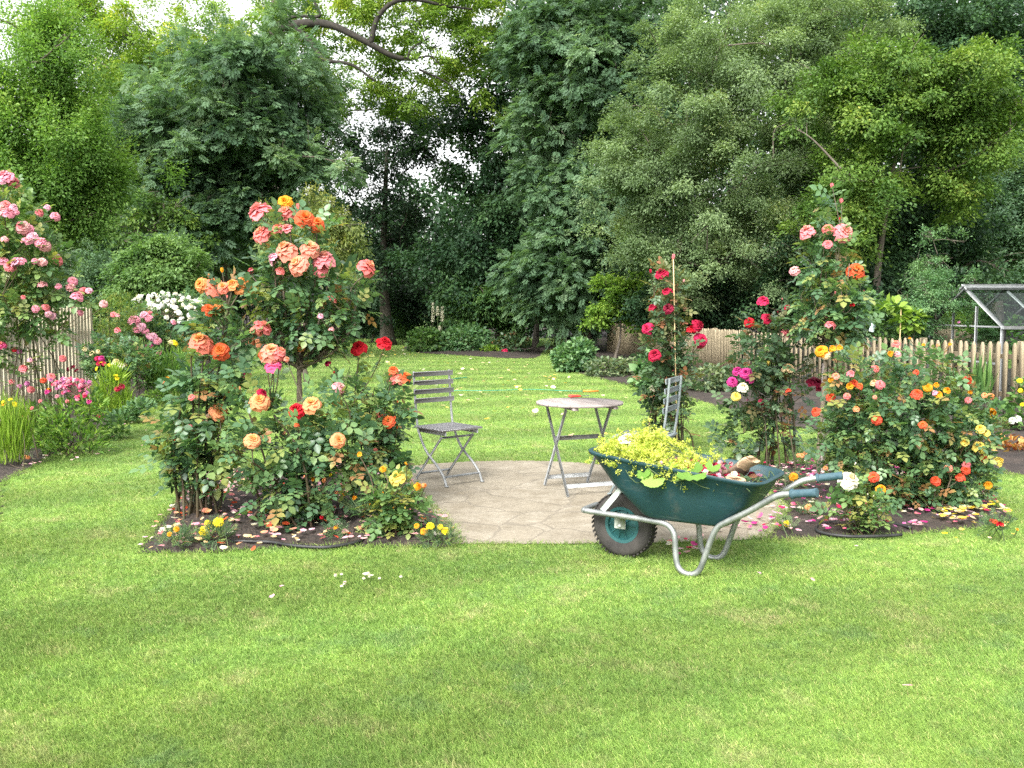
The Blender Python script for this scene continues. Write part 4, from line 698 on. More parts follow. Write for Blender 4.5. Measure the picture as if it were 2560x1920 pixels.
bush('pink_rose', 'border rose bush with large pale pink flowers near the white rose', [(300, 700, 50, 40), (330, 740, 50, 45), (280, 740, 35, 40), (370, 760, 40, 40)], 16.5, 1500, .13, 'rose', ROSELEAF, cat='rose', group=ROSEG, stems=12, sr=.006, blooms=ZB(z8, [(1115, 325, 95, 'pink'), (1190, 285, 70, 'palepink'), (1225, 310, 70, 'pink'), (1165, 385, 80, 'palepink'), (1135, 410, 70, 'pink'), (1200, 415, 70, 'pink'), (1265, 465, 80, 'palepink'), (1310, 500, 70, 'pink'), (1235, 460, 50, 'palepink'), (1105, 530, 65, 'pink'), (1445, 350, 50, 'pink'), (1240, 540, 65, 'magenta'), (1320, 595, 60, 'magenta'), (1190, 635, 70, 'cerise'), (1190, 655, 40, 'gold', 'daisy'), (1365, 725, 50, 'mauve'), (1390, 730, 40, 'palepink'), (1370, 635, 40, 'mauve'), (1240, 270, 40, 'salmon'), (1420, 515, 50, 'paleyellow'), (1460, 525, 50, 'lemon'), (1440, 510, 40, 'lemon'), (1520, 635, 45, 'white'), (1450, 640, 35, 'white')]))
bush('feathery_shrub', 'reddish green fine-leaved shrub growing over the far end of the slat fence', [(240, 680, 45, 45), (225, 730, 28, 40), (265, 660, 40, 25), (250, 730, 40, 40)], 15.6, 2600, .07, 'pear', FEATHER, group=LG, stems=12, sr=.006, blooms=ZB(z8, [(940, 285, 50, 'salmon'), (975, 290, 50, 'blush'), (975, 410, 60, 'salmon')]))
wr = rng_of('white rose'); wb = []
while len(wb) < 86:
    x, y = wr.uniform(1090, 1690), wr.uniform(90, 385)
    lo = 95 + 45 * abs(x - 1350) / 300; hi = 215 + 150 * max(0, min(1, (x - 1150) / 350))
    if lo < y < hi and wr.uniform() < (1.1 - .6 * (y - lo) / max(1, hi - lo)): wb.append((x, y, wr.uniform(28, 52), 'white' if wr.uniform() < .8 else 'cream'))
bush('white_rose', 'dome-shaped rose bush smothered in small white flowers', [(385, 675, 70, 45), (430, 690, 45, 50), (340, 690, 45, 40), (400, 720, 50, 35)], 17.4, 1500, .13, 'rose', ROSELEAF, cat='rose', group=ROSEG, stems=14, sr=.012, canemat='caneold', blooms=ZB(z8, wb), fy=.9)
bush('back_shrubbery', 'mixed green undergrowth behind the white rose at the far left', [(430, 740, 60, 40), (480, 720, 50, 40)], 27, 1200, .12, 'mid', group=LG, stems=4, sr=.01)
def slat_fence(name, label, group, A, Bp, h, w, gap, mat, t=.02, point=False, post_every=1.9, rails=(.22, .78), postmat=None, front=1):
    A = np.array(A, float); Bp = np.array(Bp, float); L = np.linalg.norm(Bp - A); d = (Bp - A) / L; nn = np.array([-d[1], d[0]]) * front; o = thing(name, label, 'fence', group, (A[0], A[1], 0), math.atan2(d[1], d[0])); rng = rng_of(label)
    b = B(); n = int(L / (w + gap))
    for i in range(n):
        x = (i + .5) * (w + gap); hh = h * rng.uniform(.985, 1.01); yaw = rng.normal(0, .012)
        if point:
            V = np.array([[-w / 2, 0, .05], [w / 2, 0, .05], [w / 2, 0, hh - .06], [w * .14, 0, hh], [-w * .14, 0, hh], [-w / 2, 0, hh - .06]]); V = np.concatenate([V, V + [0, t, 0]]); V[:, 0] += V[:, 2] * yaw; V[:, 0] += x; V[:, 1] += .02
            T = [[0, 1, 2], [0, 2, 5], [5, 2, 3], [5, 3, 4], [6, 8, 7], [6, 11, 8], [11, 9, 8], [11, 10, 9]]
            for k in range(6): q = (k + 1) % 6; T += [[k, k + 6, q], [q, k + 6, q + 6]]
            b.add(V, np.array(T), np.full(12, rng.uniform()))
        else: b.box((x, .02 + t / 2, hh / 2 + .03), (w, t, hh), None, .003)
    b.build('picket_panel', M[mat], o)
    rb = B()
    for q in rails: rb.box((L / 2, -.004 - .02, h * q), (L, .044, .07), None, .004)
    rb.build('rail', M[postmat or mat], o)
    for i in range(int(L / post_every) + 1):
        x = min(i * post_every + .05, L - .05); pb = B(); pb.box((x, -.095, h * .5 + .0), (.09, .09, h + .02), None, .008); pb.build('post', M[postmat or mat], o)
    if front < 0:
        for ch in o.children: ch.scale = (1, -1, 1)
    return o
# pickets face the lawn: the rails and posts stand on the far side
slat_fence('picket_fence', 'wooden picket fence running away behind the dark red roses', 'picket fences on the right', (5.0, 20), (3.3, 32), 1.04, .062, .035, 'picket', point=True)
slat_fence('picket_fence', 'pale wooden picket fence with pointed tops in front of the greenhouse', 'picket fences on the right', (8.0, 11.6), (5.03, 19.9), 1.0, .075, .07, 'picket', point=True)
slat_fence('slat_fence', 'pale upright slat fence behind the pink rambling rose on the left', None, (-6.65, 8.2), (-6.65, 14.7), 1.48, .065, .04, 'paleslat', front=-1)
slat_fence('board_fence', 'dark old board fence at the far end left of the feathery clump', 'dark board fences', (-9.5, 50), (-5.6, 50), 1.25, .14, .004, 'oldboard')
slat_fence('board_fence', 'grey weathered board fence seen between the apricot and coral roses', 'dark board fences', (-13, 43), (-10.4, 43), 1.8, .14, .004, 'oldboard')
for k, (x, y, s_) in enumerate([(2.04, .47, 1), (2.0, .72, .8)]):
    p = gp(*zo(540 + 22 * k, 752)); o = thing('plant_pot', ('larger terracotta pot far away by the grey boards', 'smaller terracotta pot far away by the grey boards')[k], 'pot', 'terracotta pots', tuple(p)); B().lathe([(0, .02), (.17 * s_, 0), (.24 * s_, .38 * s_), (.26 * s_, .38 * s_), (.26 * s_, .45 * s_), (.22 * s_, .45 * s_), (.2 * s_, .36 * s_), (0, .36 * s_)], 16).build('pot', M['terracotta'], o, True, 30)
p = gp(*zo(520, 756)); o = thing('covered_barbecue', 'black covered barbecue far away beside the terracotta pots', 'barbecue', None, tuple(p)); b = B(); b.box((0, 0, .55), (.7, .5, .35), None, .08); b.build('cover', M['black'], o, True, 40); b = B(); [b.tube([(x, y, 0), (x * .9, y * .9, .45)], .02, 6) for x in (-.3, .3) for y in (-.2, .2)]; b.build('legs_frame', M['greymetal'], o)
# ------------------------------------------------------------------ greenhouse
gh = thing('greenhouse', 'small aluminium glass greenhouse behind the picket fence at the right edge', 'greenhouse', None, (7.65, 14.4, 0))
GL, GWd, GE, GR = 4.0, 2.5, 1.2, 1.83
def gbar(p, q, w=.04): b = B(); b.bar(p, q, w, .035, (0.01, .3, 1), .003); b.build('rafter', M['alu'], gh)
def gpost(c, sz, nm='post'): b = B(); b.box(c, sz, None, .003); b.build(nm, M['alu'], gh)
for x in (0, GL):
    for y in (0, GWd): gpost((x, y, GE / 2), (.06, .06, GE))
    gbar((x, 0, GE), (x, GWd / 2, GR), .06); gbar((x, GWd, GE), (x, GWd / 2, GR), .06)
    for y in (.85, 1.65): gpost((x, y, .78), (.035, .035, 1.5))
    gpost((x, GWd / 2, .62), (.03, GWd - .07, .035), 'crossbar'); gpost((x, GWd / 2, GE), (.03, GWd - .07, .03), 'crossbar')
for i in range(1, 6):
    x = i * GL / 6
    for y in (0, GWd): gpost((x, y, GE / 2), (.03, .03, GE - .02)); gbar((x, y, GE + .004), (x, GWd / 2, GR - .01), .028)
b = B(); b.box((GL / 2, GWd / 2, GR + .05), (GL + .1, .12, .05), None, .008); b.box((GL / 2, GWd / 2 - .08, GR + .01), (GL + .1, .1, .04), np.array([[1, 0, 0], [0, .9, -.43], [0, .43, .9]]), .006); b.box((GL / 2, GWd / 2 + .08, GR + .01), (GL + .1, .1, .04), np.array([[1, 0, 0], [0, .9, .43], [0, -.43, .9]]), .006); b.build('ridge_cap', M['alu'], gh)
for yg in (-.05, GWd + .05): b = B(); b.box((GL / 2, yg, GE - .005), (GL + .1, .08, .06), None, .006); b.build('gutter', M['alu'], gh)
def pane(name, V): b = B(); b.quads(np.array(V, float), [[0, 1, 2, 3]]); b.build(name, M['glass'], gh)
pane('roof_glass', [(0, -.005, GE + .03), (GL, -.005, GE + .03), (GL, GWd / 2, GR + .02), (0, GWd / 2, GR + .02)]); pane('roof_glass', [(0, GWd + .005, GE + .03), (GL, GWd + .005, GE + .03), (GL, GWd / 2 + .01, GR + .02), (0, GWd / 2 + .01, GR + .02)])
pane('wall_glass', [(0, 0, .05), (GL, 0, .05), (GL, 0, GE), (0, 0, GE)]); pane('wall_glass', [(0, GWd, .05), (GL, GWd, .05), (GL, GWd, GE), (0, GWd, GE)])
b = B(); b.add(np.array([(0.0, 0, .05), (0, GWd, .05), (0, GWd, GE), (0, GWd / 2, GR), (0, 0, GE)], float), [[0, 1, 2], [0, 2, 4], [4, 2, 3]]); b.build('gable_glass', M['glass'], gh)
bush('greenhouse_plant', 'purple-flowered leafy plant growing inside the greenhouse', [(2110, 720, 36, 40), (2180, 730, 50, 40)], 15.6, 380, .13, 'mid', group='plants behind the fence', stems=6, blooms=[(2437, 797, 8, 'mauve'), (2397, 805, 8, 'mauve'), (2445, 793, 7, 'mauve')], z0=0)
# bamboo cane, blue tag, bird feeder
p = at(2251, 780, 15.5); o = thing('bamboo_cane', 'thin upright bamboo cane behind the pickets', 'cane', None, (p[0], p[1], 0)); B().tube(np.array([[0, 0, 0], [.01, 0, at(2251, 772, 15.5)[2]]]), .008, 6).build('pole', M['bamboo'], o, True)
p = at(*z5(1073, 655), 14.5); o = thing('plant_tag', 'pale blue tag hanging from a twig above the pickets', 'tag', None, tuple(p)); b = B(); b.box((0, 0, 0), (.075, .003, .13), np.array([[.96, 0, .28], [0, 1, 0], [-.28, 0, .96]]), .001); b.build('card', M['tagblue'], o); b = B(); b.tube([(-.0, 0, .06), (-.03, .01, .16)], .002, 4); b.build('string', M['white'], o)
p = at(*z6(1467, 520), 33); o = thing('bird_feeder', 'white conical hanging bird feeder by the dark gap at the far end', 'bird feeder', None, (p[0], p[1], 0)); za = at(*z6(1467, 445), 33)[2]; zb_ = at(*z6(1467, 478), 33)[2]
b = B(); b.lathe([(.01, za), (.05, za - .08), (.24, zb_), (.23, zb_ - .02), (0, zb_ - .01)], 20); b.build('roof', M['white'], o, True, 40); b = B(); [b.tube([(x, y, zb_ - .4), (x, y, zb_ - .01)], .012, 5) for x in (-.1, .1) for y in (-.08, .08)]; b.lathe([(0, zb_ - .43), (.16, zb_ - .43), (.16, zb_ - .39), (0, zb_ - .39)], 16); b.build('tray', M['white'], o, True, 40)
b = B(); zt = at(*z6(1467, 335), 33)[2]; b.tube(curve([(.03, 0, za - .01), (.0, 0, za + .5), (.02, 0, zt), (.12, 0, zt + .12), (.28, .02, zt), (.34, .02, 0)], 30), .014, 6); b.build('pole', M['greymetal'], o, True)
# ------------------------------------------------------------------ roses of the two beds
RL = 'rose bushes of the left bed'; RR = 'rose bushes of the right bed'
def dil(bls, fx): return bls
Ys = 6.75
bush('standard_rose', 'tall standard rose with a bushy crown of coral flowers on a single trunk', [(640, 560, 80, 50), (720, 620, 80, 45), (600, 640, 65, 55), (680, 690, 90, 55), (620, 720, 60, 40), (755, 660, 45, 50), (650, 500, 60, 40), (570, 600, 35, 45), (700, 740, 50, 25)], Ys, 700, .142, 'rose', ROSELEAF, cat='rose', group=RL, base=(*(at(*zo(640, 1100), Ys)[:2]), 0), stems=24, sr=.011, canemat='caneold', trunk=([at(*zo(640, 1100), Ys) * [1, 1, 0], at(*zo(645, 960), Ys), at(*zo(647, 870), Ys), at(*zo(646, 795), Ys)], .022),
     blooms=ZB(z2, [(505, 115, 105, 'pinkcoral'), (620, 75, 62, 'gold'), (625, 120, 82, 'coral'), (710, 150, 88, 'orange'), (765, 172, 70, 'orange'), (515, 215, 92, 'coral'), (590, 190, 62, 'coral'), (628, 195, 60, 'pinkcoral'), (622, 285, 98, 'peach'), (735, 282, 88, 'peach'), (675, 350, 98, 'peach'), (793, 325, 98, 'pinkcoral'), (572, 325, 62, 'palepink'), (782, 375, 70, 'salmon'), (990, 365, 86, 'coral'), (830, 505, 46, 'coral'), (600, 380, 45, 'coral'), (470, 380, 32, 'salmon'), (690, 720, 40, 'apricot'), (780, 580, 28, 'palepink'), (828, 638, 26, 'blush')]), buds=[(*z2(680, 105), 22, 'coral')], fy=.8)
Yl = 6.35
bush('apricot_rose', 'tall apricot-flowered rose bush on the left side of the left bed', [(420, 870, 70, 60), (400, 940, 60, 60), (460, 800, 60, 55), (470, 720, 50, 40), (500, 660, 30, 50), (440, 700, 30, 70), (510, 740, 40, 50), (380, 1000, 50, 40), (450, 980, 60, 60)], Yl, 440, .158, 'rose', ROSELEAF, cat='rose', group=RL, base=(*(at(*zo(425, 1110), Yl)[:2]), 0), stems=16, sr=.011,
     blooms=ZB(z2, [(250, 440, 66, 'apricot'), (312, 447, 92, 'apricotpink'), (350, 455, 60, 'apricotpink'), (390, 442, 60, 'apricot'), (420, 465, 50, 'apricot'), (440, 430, 56, 'apricot'), (285, 552, 60, 'orange'), (320, 550, 62, 'apricot'), (245, 690, 105, 'apricotpink'), (335, 735, 90, 'orange'), (390, 897, 52, 'orange'), (335, 1003, 88, 'tangerine'), (208, 940, 32, 'coral'), (455, 840, 45, 'hotpink'), (530, 628, 85, 'coral'), (500, 640, 60, 'peach'), (200, 1068, 22, 'salmon')]), buds=[(*z2(345, 385), 20, 'gold'), (*z2(285, 410), 16, 'apricot')], fy=.9, spread=.07)
Yc = 6.15
bush('orange_rose', 'wide bushy rose with orange flowers in the front middle of the left bed', [(560, 980, 90, 70), (650, 950, 90, 60), (720, 960, 70, 60), (600, 1060, 80, 60), (690, 1060, 80, 60), (770, 1000, 50, 60), (640, 1120, 70, 30), (560, 900, 60, 50), (540, 830, 50, 45), (700, 890, 70, 50)], Yc, 640, .142, 'rose', ROSELEAF, cat='rose', group=RL, base=(*(at(*zo(640, 1150), Yc)[:2]), 0), stems=20, sr=.01,
     blooms=ZB(z2, [(560, 735, 95, 'peach'), (600, 740, 70, 'coral'), (535, 750, 60, 'orange'), (570, 795, 76, 'hotpink'), (630, 772, 28, 'peach'), (510, 955, 92, 'tangerine'), (738, 967, 92, 'tangerine'), (480, 1127, 78, 'tangerine'), (858, 1130, 72, 'tangerine'), (670, 995, 75, 'red'), (525, 922, 50, 'crimson'), (865, 895, 62, 'blush'), (675, 1062, 26, 'orange'), (785, 1470, 20, 'red')]), fy=.9, spread=.12)
bush('red_rose', 'slender rose with bright red flowers on tall bare stems in the left bed', [(790, 880, 50, 60), (830, 900, 40, 60), (800, 960, 50, 60), (815, 820, 30, 40), (740, 850, 40, 40), (790, 780, 16, 24)], 6.8, 210, .13, 'rosefresh', ROSELEAF, cat='rose', group=RL, base=(*(at(*zo(780, 1090), 6.8)[:2]), 0), stems=12, sr=.008, blooms=ZB(z2, [(945, 718, 76, 'red'), (1063, 698, 74, 'red'), (808, 790, 30, 'cerise')]), spread=.08)
bush('coral_rose', 'coral orange flowered rose leaning towards the left garden chair', [(850, 880, 28, 50), (830, 960, 36, 50), (845, 1020, 30, 40)], 6.6, 170, .15, 'rose', ROSELEAF, cat='rose', group=RL, base=(*(at(*zo(820, 1085), 6.6)[:2]), 0), stems=9, sr=.007, blooms=ZB(z2, [(1100, 820, 50, 'orange'), (1105, 852, 62, 'coral'), (1155, 848, 62, 'orange'), (1130, 862, 50, 'peach'), (1078, 1045, 62, 'orange'), (1040, 1020, 44, 'coral'), (1022, 1172, 22, 'coral')]), spread=.05)
bush('yellow_rose', 'small rose bush with one pale yellow flower at the patio corner', [(850, 1070, 50, 45), (880, 1110, 40, 40), (820, 1110, 35, 45), (850, 1140, 45, 24)], 5.85, 210, .12, 'rosefresh', ROSELEAF, cat='rose', group=RL, base=(*(at(*zo(850, 1170), 5.85)[:2]), 0), stems=12, sr=.007, blooms=ZB(z2, [(1117, 1290, 76, 'yellow'), (1210, 1332, 38, 'gold'), (1055, 1255, 32, 'gold'), (950, 1190, 25, 'gold'), (1240, 1330, 24, 'apricot')]), spread=.06)
bush('dark_red_rose', 'narrow column rose with deep red flowers tied to a cane', [(1440, 640, 28, 45), (1440, 700, 32, 50), (1430, 760, 42, 50), (1450, 820, 48, 50), (1420, 830, 40, 40), (1440, 890, 44, 40), (1480, 760, 24, 40)], 9.5, 560, .135, 'rosedark', ROSELEAF, cat='rose', group=RR, base=(*(at(*zo(1440, 960), 9.5)[:2]), 0), stems=16, sr=.01, blooms=ZB(z5, [(160, 418, 62, 'crimson'), (185, 497, 52, 'crimson'), (120, 565, 38, 'crimson'), (190, 568, 50, 'darkcrimson'), (100, 658, 60, 'cerise'), (325, 645, 58, 'crimson'), (292, 660, 50, 'red'), (336, 708, 68, 'cerise'), (131, 768, 62, 'crimson')]), buds=[(*z5(212, 355), 20, 'salmon'), (*z5(115, 415), 16, 'crimson'), (*z5(258, 455), 14, 'blush')], fy=.9)
bush('reddish_shoots', 'bronze new shoots at the top of the dark red rose column', [(1440, 620, 34, 50), (1450, 680, 34, 40)], 9.6, 160, .13, 'rosered', ROSELEAF, cat='rose shoots', base=(*(at(*zo(1446, 960), 9.62)[:2]), 0), stems=6, sr=.006)
p = at(*z5(235, 860), 9.3); o = thing('cane_support', 'thin pale cane standing in the dark red rose column', 'cane', None, (p[0], p[1], 0)); B().tube(np.array([[0, 0, 0], at(*z5(213, 360), 9.45) - [p[0], p[1], 0]]), .006, 6).build('pole', M['bamboo'], o, True)
bush('coral_standard', 'tall cone-shaped standard rose with coral flowers on the right', [(1790, 520, 45, 30), (1790, 580, 62, 45), (1800, 640, 80, 45), (1790, 690, 90, 40), (1800, 720, 70, 25), (1790, 470, 22, 35), (1795, 440, 10, 30)], 8.0, 660, .142, 'rose', ROSELEAF, cat='rose', group=RR, base=(*(at(*zo(1770, 1030), 8.0)[:2]), 0), stems=20, sr=.009, trunk=([at(*zo(1768, 1020), 8.0) * [1, 1, 0], at(*zo(1770, 940), 8), at(*zo(1780, 850), 8), at(*zo(1785, 740), 8)], .02), canemat='caneold',
     blooms=ZB(z5, [(790, 235, 70, 'pinkcoral'), (955, 240, 92, 'pinkcoral'), (880, 225, 52, 'coral'), (880, 292, 46, 'salmon'), (1005, 405, 78, 'orange'), (1020, 425, 50, 'orangered'), (735, 405, 50, 'blush'), (895, 640, 48, 'salmon'), (985, 555, 22, 'red')]), buds=[(*z5(900, 48), 22, 'salmon'), (*z5(940, 115), 24, 'salmon')], fy=.9)
o = thing('wooden_stake', 'grey wooden stake beside the trunk of the right standard rose', 'stake', None, (*gp(*z5(858, 1300))[:2], 0)); b = B(); b.box((0, 0, .5), (.045, .045, 1.0), None, .004); b.build('pole', M['slat'], o)
bush('crimson_rose', 'open crimson and cream rose bush with bare legs right of the chair', [(1660, 720, 55, 50), (1640, 780, 60, 50), (1620, 860, 60, 50), (1700, 830, 50, 60), (1600, 940, 40, 50), (1680, 920, 50, 50), (1720, 680, 35, 35), (1570, 930, 22, 40)], 8.5, 540, .15, 'rosedark', ROSELEAF, cat='rose', group=RR, base=(*(at(*zo(1655, 1010), 8.5)[:2]), 0), stems=14, sr=.008, canemat='cane', blooms=ZB(z5, [(600, 537, 54, 'cerise'), (541, 628, 46, 'red'), (620, 612, 50, 'crimson'), (705, 565, 30, 'crimson'), (785, 575, 30, 'darkcrimson'), (490, 840, 50, 'magenta'), (525, 848, 55, 'magenta'), (470, 885, 48, 'magenta'), (545, 870, 42, 'magenta'), (832, 893, 74, 'darkcrimson'), (514, 910, 52, 'cream'), (485, 950, 44, 'yellow'), (708, 827, 56, 'peachcream'), (800, 800, 48, 'cream'), (595, 975, 28, 'darkcrimson'), (710, 925, 28, 'orangered'), (700, 675, 40, 'salmon'), (765, 672, 22, 'apricot')]), spread=.14, buds=[(*z5(622, 815), 20, 'yellow')], fy=.9)
Yb = 6.75
L9 = [(850, 752, 60, 'gold'), (868, 768, 40, 'peachcream'), (900, 742, 32, 'gold'), (930, 738, 30, 'gold'), (1090, 830, 35, 'coral'), (915, 862, 36, 'peach'), (980, 850, 35, 'salmon'), (975, 905, 36, 'gold'), (995, 893, 36, 'orangered'), (1020, 905, 32, 'orange'), (893, 880, 24, 'gold'), (893, 952, 42, 'orangered'), (1080, 890, 32, 'peachcream'), (1105, 898, 40, 'salmon'), (965, 948, 32, 'coral'), (827, 1015, 44, 'orangered'), (1003, 1003, 30, 'tangerine'), (1267, 937, 50, 'orangered'), (1090, 1051, 46, 'orangered'), (1290, 1073, 38, 'orange'), (1313, 910, 42, 'gold'), (1350, 900, 26, 'gold'), (1360, 940, 36, 'gold'), (1397, 924, 32, 'gold'), (1342, 935, 28, 'palepink'), (1488, 877, 42, 'orangered'), (1175, 722, 36, 'coral'), (1150, 765, 30, 'gold'), (1180, 765, 34, 'blush'), (1560, 945, 28, 'tangerine'), (1590, 950, 30, 'tangerine'), (1595, 1020, 42, 'gold'), (1495, 933, 22, 'gold'), (1487, 966, 32, 'salmon'), (1540, 1090, 48, 'yellow'), (1558, 1105, 40, 'yellow'), (1535, 1165, 52, 'yellow'), (1545, 1180, 40, 'yellow'), (1472, 1150, 36, 'yellow'), (1623, 1230, 46, 'yellow'), (1557, 1220, 38, 'orangered'), (1398, 1260, 40, 'peach'), (1477, 1245, 36, 'salmon'), (1477, 1268, 40, 'orangered'), (1450, 1298, 42, 'orangered'), (1345, 1313, 46, 'orangered'), (1573, 1333, 38, 'gold'), (925, 1285, 46, 'orangered'), (1078, 1298, 48, 'orangered'), (1114, 1350, 46, 'gold'), (1263, 845, 26, 'orangered'), (1295, 727, 16, 'gold'), (1355, 730, 14, 'tangerine'), (1235, 700, 14, 'gold'), (870, 1260, 22, 'tangerine'), (1085, 955, 20, 'peach'), (1410, 725, 14, 'gold')]
bush('orange_shrub_rose', 'huge bushy rose dotted with small orange and yellow flowers on the right', [(1950, 880, 130, 80), (1880, 950, 100, 80), (2030, 940, 100, 90), (1930, 1030, 110, 80), (2060, 1020, 80, 70), (1850, 870, 70, 60), (1990, 800, 90, 45), (1840, 800, 55, 40), (1970, 1090, 80, 45), (2090, 950, 50, 70), (1800, 950, 50, 60), (2100, 880, 40, 40), (1890, 1070, 70, 50), (2020, 1085, 80, 45), (2090, 1050, 45, 45)], Yb, 2900, .115, 'rose', ROSELEAF, cat='rose', group=RR, base=(*(at(*zo(1960, 1120), Yb)[:2]), 0), stems=26, sr=.007, blooms=ZB(z5, L9), fy=.85, spread=.16, shell=.3)
bush('white_flowered_rose', 'little rose with one big creamy white flower by the barrow handles', [(1840, 1060, 26, 22), (1880, 1090, 30, 26), (1850, 1110, 34, 24), (1810, 1095, 20, 18)], 5.9, 90, .11, 'rosefresh', ROSELEAF, cat='rose', group=RR, base=(*(at(*zo(1850, 1135), 5.9)[:2]), 0), stems=7, sr=.005, blooms=ZB(z5, [(978, 1310, 94, 'cream')]), spread=.04)
# marigolds and other bedding
def marigold(label, src, Y, flowers, n=90, mat='mid', w=30, h=16, name='marigold', kind='pom'):
    x, y = src; bush(name, label, [(x / S, y / S, w, h)], Y, n, .075, mat, FEATHER, cat='marigold', group='bedding marigolds', stems=5, sr=.0035, blooms=[(a, b_, d, c, kind) for a, b_, d, c in flowers], shell=0, up=1.1, spread=.05, canemat='stem')
def ground_y(py): return float(gp(1280, py)[1])
def mz(fn, L, s_): return [(*fn(x, y), d / s_, c) for x, y, d, c in L]
marigold('lemon yellow marigold with three flowers at the left corner of the left bed', zb(545, 420), 5.6, mz(zb, [(455, 392, 84, 'lemon'), (555, 332, 80, 'lemon'), (482, 338, 50, 'lemon')], 2.6976), 140, 'ash', 34, 18)
marigold('small golden marigold left of the lemon yellow one', zb(280, 450), 5.55, mz(zb, [(275, 382, 48, 'gold'), (225, 418, 38, 'gold')], 2.6976), 130, 'ash', 38, 18)
marigold('orange marigolds under the apricot rose', zb(480, 150), 6.7, mz(zb, [(410, 98, 42, 'tangerine'), (482, 98, 44, 'tangerine'), (548, 95, 44, 'tangerine'), (510, 8, 30, 'gold')], 2.6976), 120, 'ash', 34, 20)
marigold('yellow marigolds at the right corner of the left bed', zb(2040, 440), 5.62, mz(zb, [(1982, 358, 66, 'lemon'), (2090, 390, 66, 'lemon'), (2050, 365, 48, 'lemon'), (1938, 396, 58, 'gold'), (1890, 360, 44, 'gold')], 2.6976), 150, 'ash', 40, 18)
marigold('golden marigolds between the orange rose and the yellow rose', zb(1590, 260), 6.15, mz(zb, [(1590, 215, 48, 'gold'), (1470, 172, 44, 'gold'), (1350, 138, 36, 'tangerine'), (1400, 148, 30, 'gold'), (1310, 15, 34, 'lemon'), (1265, 55, 44, 'tangerine'), (1190, 50, 34, 'gold')], 2.6976), 110, 'ash', 50, 18)
marigold('single golden marigold at the front edge of the left bed', zb(1350, 400), 5.75, mz(zb, [(1348, 370, 40, 'gold'), (690, 440, 20, 'orange')], 2.6976), 50, 'ash', 20, 12)
marigold('golden marigold behind the barrow near its far grip', z5(733, 1315), 7.35, mz(z5, [(733, 1297, 44, 'gold')], 1.728), 80, 'ash', 24, 14)
marigold('yellow marigold right behind the barrow tub', z5(628, 1305), 7.45, mz(z5, [(628, 1288, 36, 'gold')], 1.728), 80, 'ash', 24, 14)
marigold('orange marigold in the petals below the barrow grips', z5(810, 1460), 6.35, mz(z5, [(795, 1428, 34, 'tangerine')], 1.728), 90, 'ash', 24, 14)
marigold('lemon marigold at the patio corner below the barrow handles', z5(700, 1530), 5.95, mz(z5, [(706, 1500, 34, 'lemon')], 1.728), 60, 'ash', 20, 12)
marigold('golden marigold inside the black hose ring', z5(1090, 1510), 6.0, mz(z5, [(1082, 1484, 38, 'gold'), (1098, 1490, 28, 'gold')], 1.728), 60, 'ash', 18, 12)
marigold('orange marigolds on the far side of the right bed', z5(770, 1215), 8.2, mz(z5, [(768, 1205, 26, 'tangerine'), (782, 1196, 22, 'tangerine'), (752, 1206, 20, 'tangerine')], 1.728), 60, 'ash', 20, 12)
marigold('dark red bedding flowers at the right end of the right bed', z5(1610, 1510), 5.75, mz(z5, [(1590, 1488, 28, 'red'), (1625, 1500, 38, 'red'), (1605, 1495, 26, 'orangered'), (1700, 1525, 14, 'gold')], 1.728), 80, 'ash', 24, 12)
marigold('orange marigold at the soil edge of the left border', z8(230, 1500), 9.0, mz(z8, [(205, 1465, 44, 'tangerine'), (235, 1470, 44, 'tangerine'), (180, 1465, 24, 'orange')], 3.3173), 70, 'ash', 24, 12)
marigold('golden marigold trio near the soil edge of the left border', z8(395, 1385), 9.9, mz(z8, [(370, 1330, 34, 'gold'), (410, 1365, 42, 'gold'), (437, 1355, 30, 'tangerine')], 3.3173), 70, 'ash', 24, 14)
# black irrigation rings
for lab, pts in [('black hose curving over the soil at the front of the left bed', [(600, 320), (700, 285), (780, 262), (640, 465), (900, 472), (1050, 495), (1250, 508), (1400, 492), (1520, 460), (1560, 420), (1480, 370), (1310, 335)])]:
    q = [gp(*zb(x, y), .025) for x, y in pts[3:]]; o = tag(B().tube(curve(q, 60), .011, 8).build('soaker_hose', M['black'], None, True), lab, 'hose', 'black soaker hoses')
q = [gp(*z5(x, y), .025) for x, y in [(1240, 1520), (1150, 1500), (1000, 1492), (880, 1498), (832, 1518), (850, 1540), (960, 1556), (1090, 1556), (1200, 1550)]]
tag(B().tube(curve(q, 60), .011, 8).build('soaker_hose', M['black'], None, True), 'black hose ring on the soil under the big orange rose bush', 'hose', 'black soaker hoses')
q = [gp(*z3(x, y), .022) for x, y in [(430, 398), (600, 402), (760, 402), (900, 402), (1060, 398), (1250, 392), (1400, 396), (1560, 404), (1720, 407)]]
o = tag(B().tube(curve(q, 60), .0065, 7).build('garden_hose', M['hose'], None, True), 'thin green hose lying across the lawn with an orange end', 'hose'); e = q[-1]
B().tube([e, e + [.16, 0, 0], e + [.17, 0, 0], e + [.28, .02, 0]], [.018, .02, .014, .012], 8).build('hose_nozzle', M['orangeplastic'], o, True)
q = [gp(*z3(x, y), .02) for x, y in [(480, 330), (560, 310), (640, 296), (720, 287)]]
tag(B().tube(curve(q, 20), .011, 6).build('garden_hose', M['hose'], None, True), 'short far length of green hose seen just right of the chair back', 'hose')
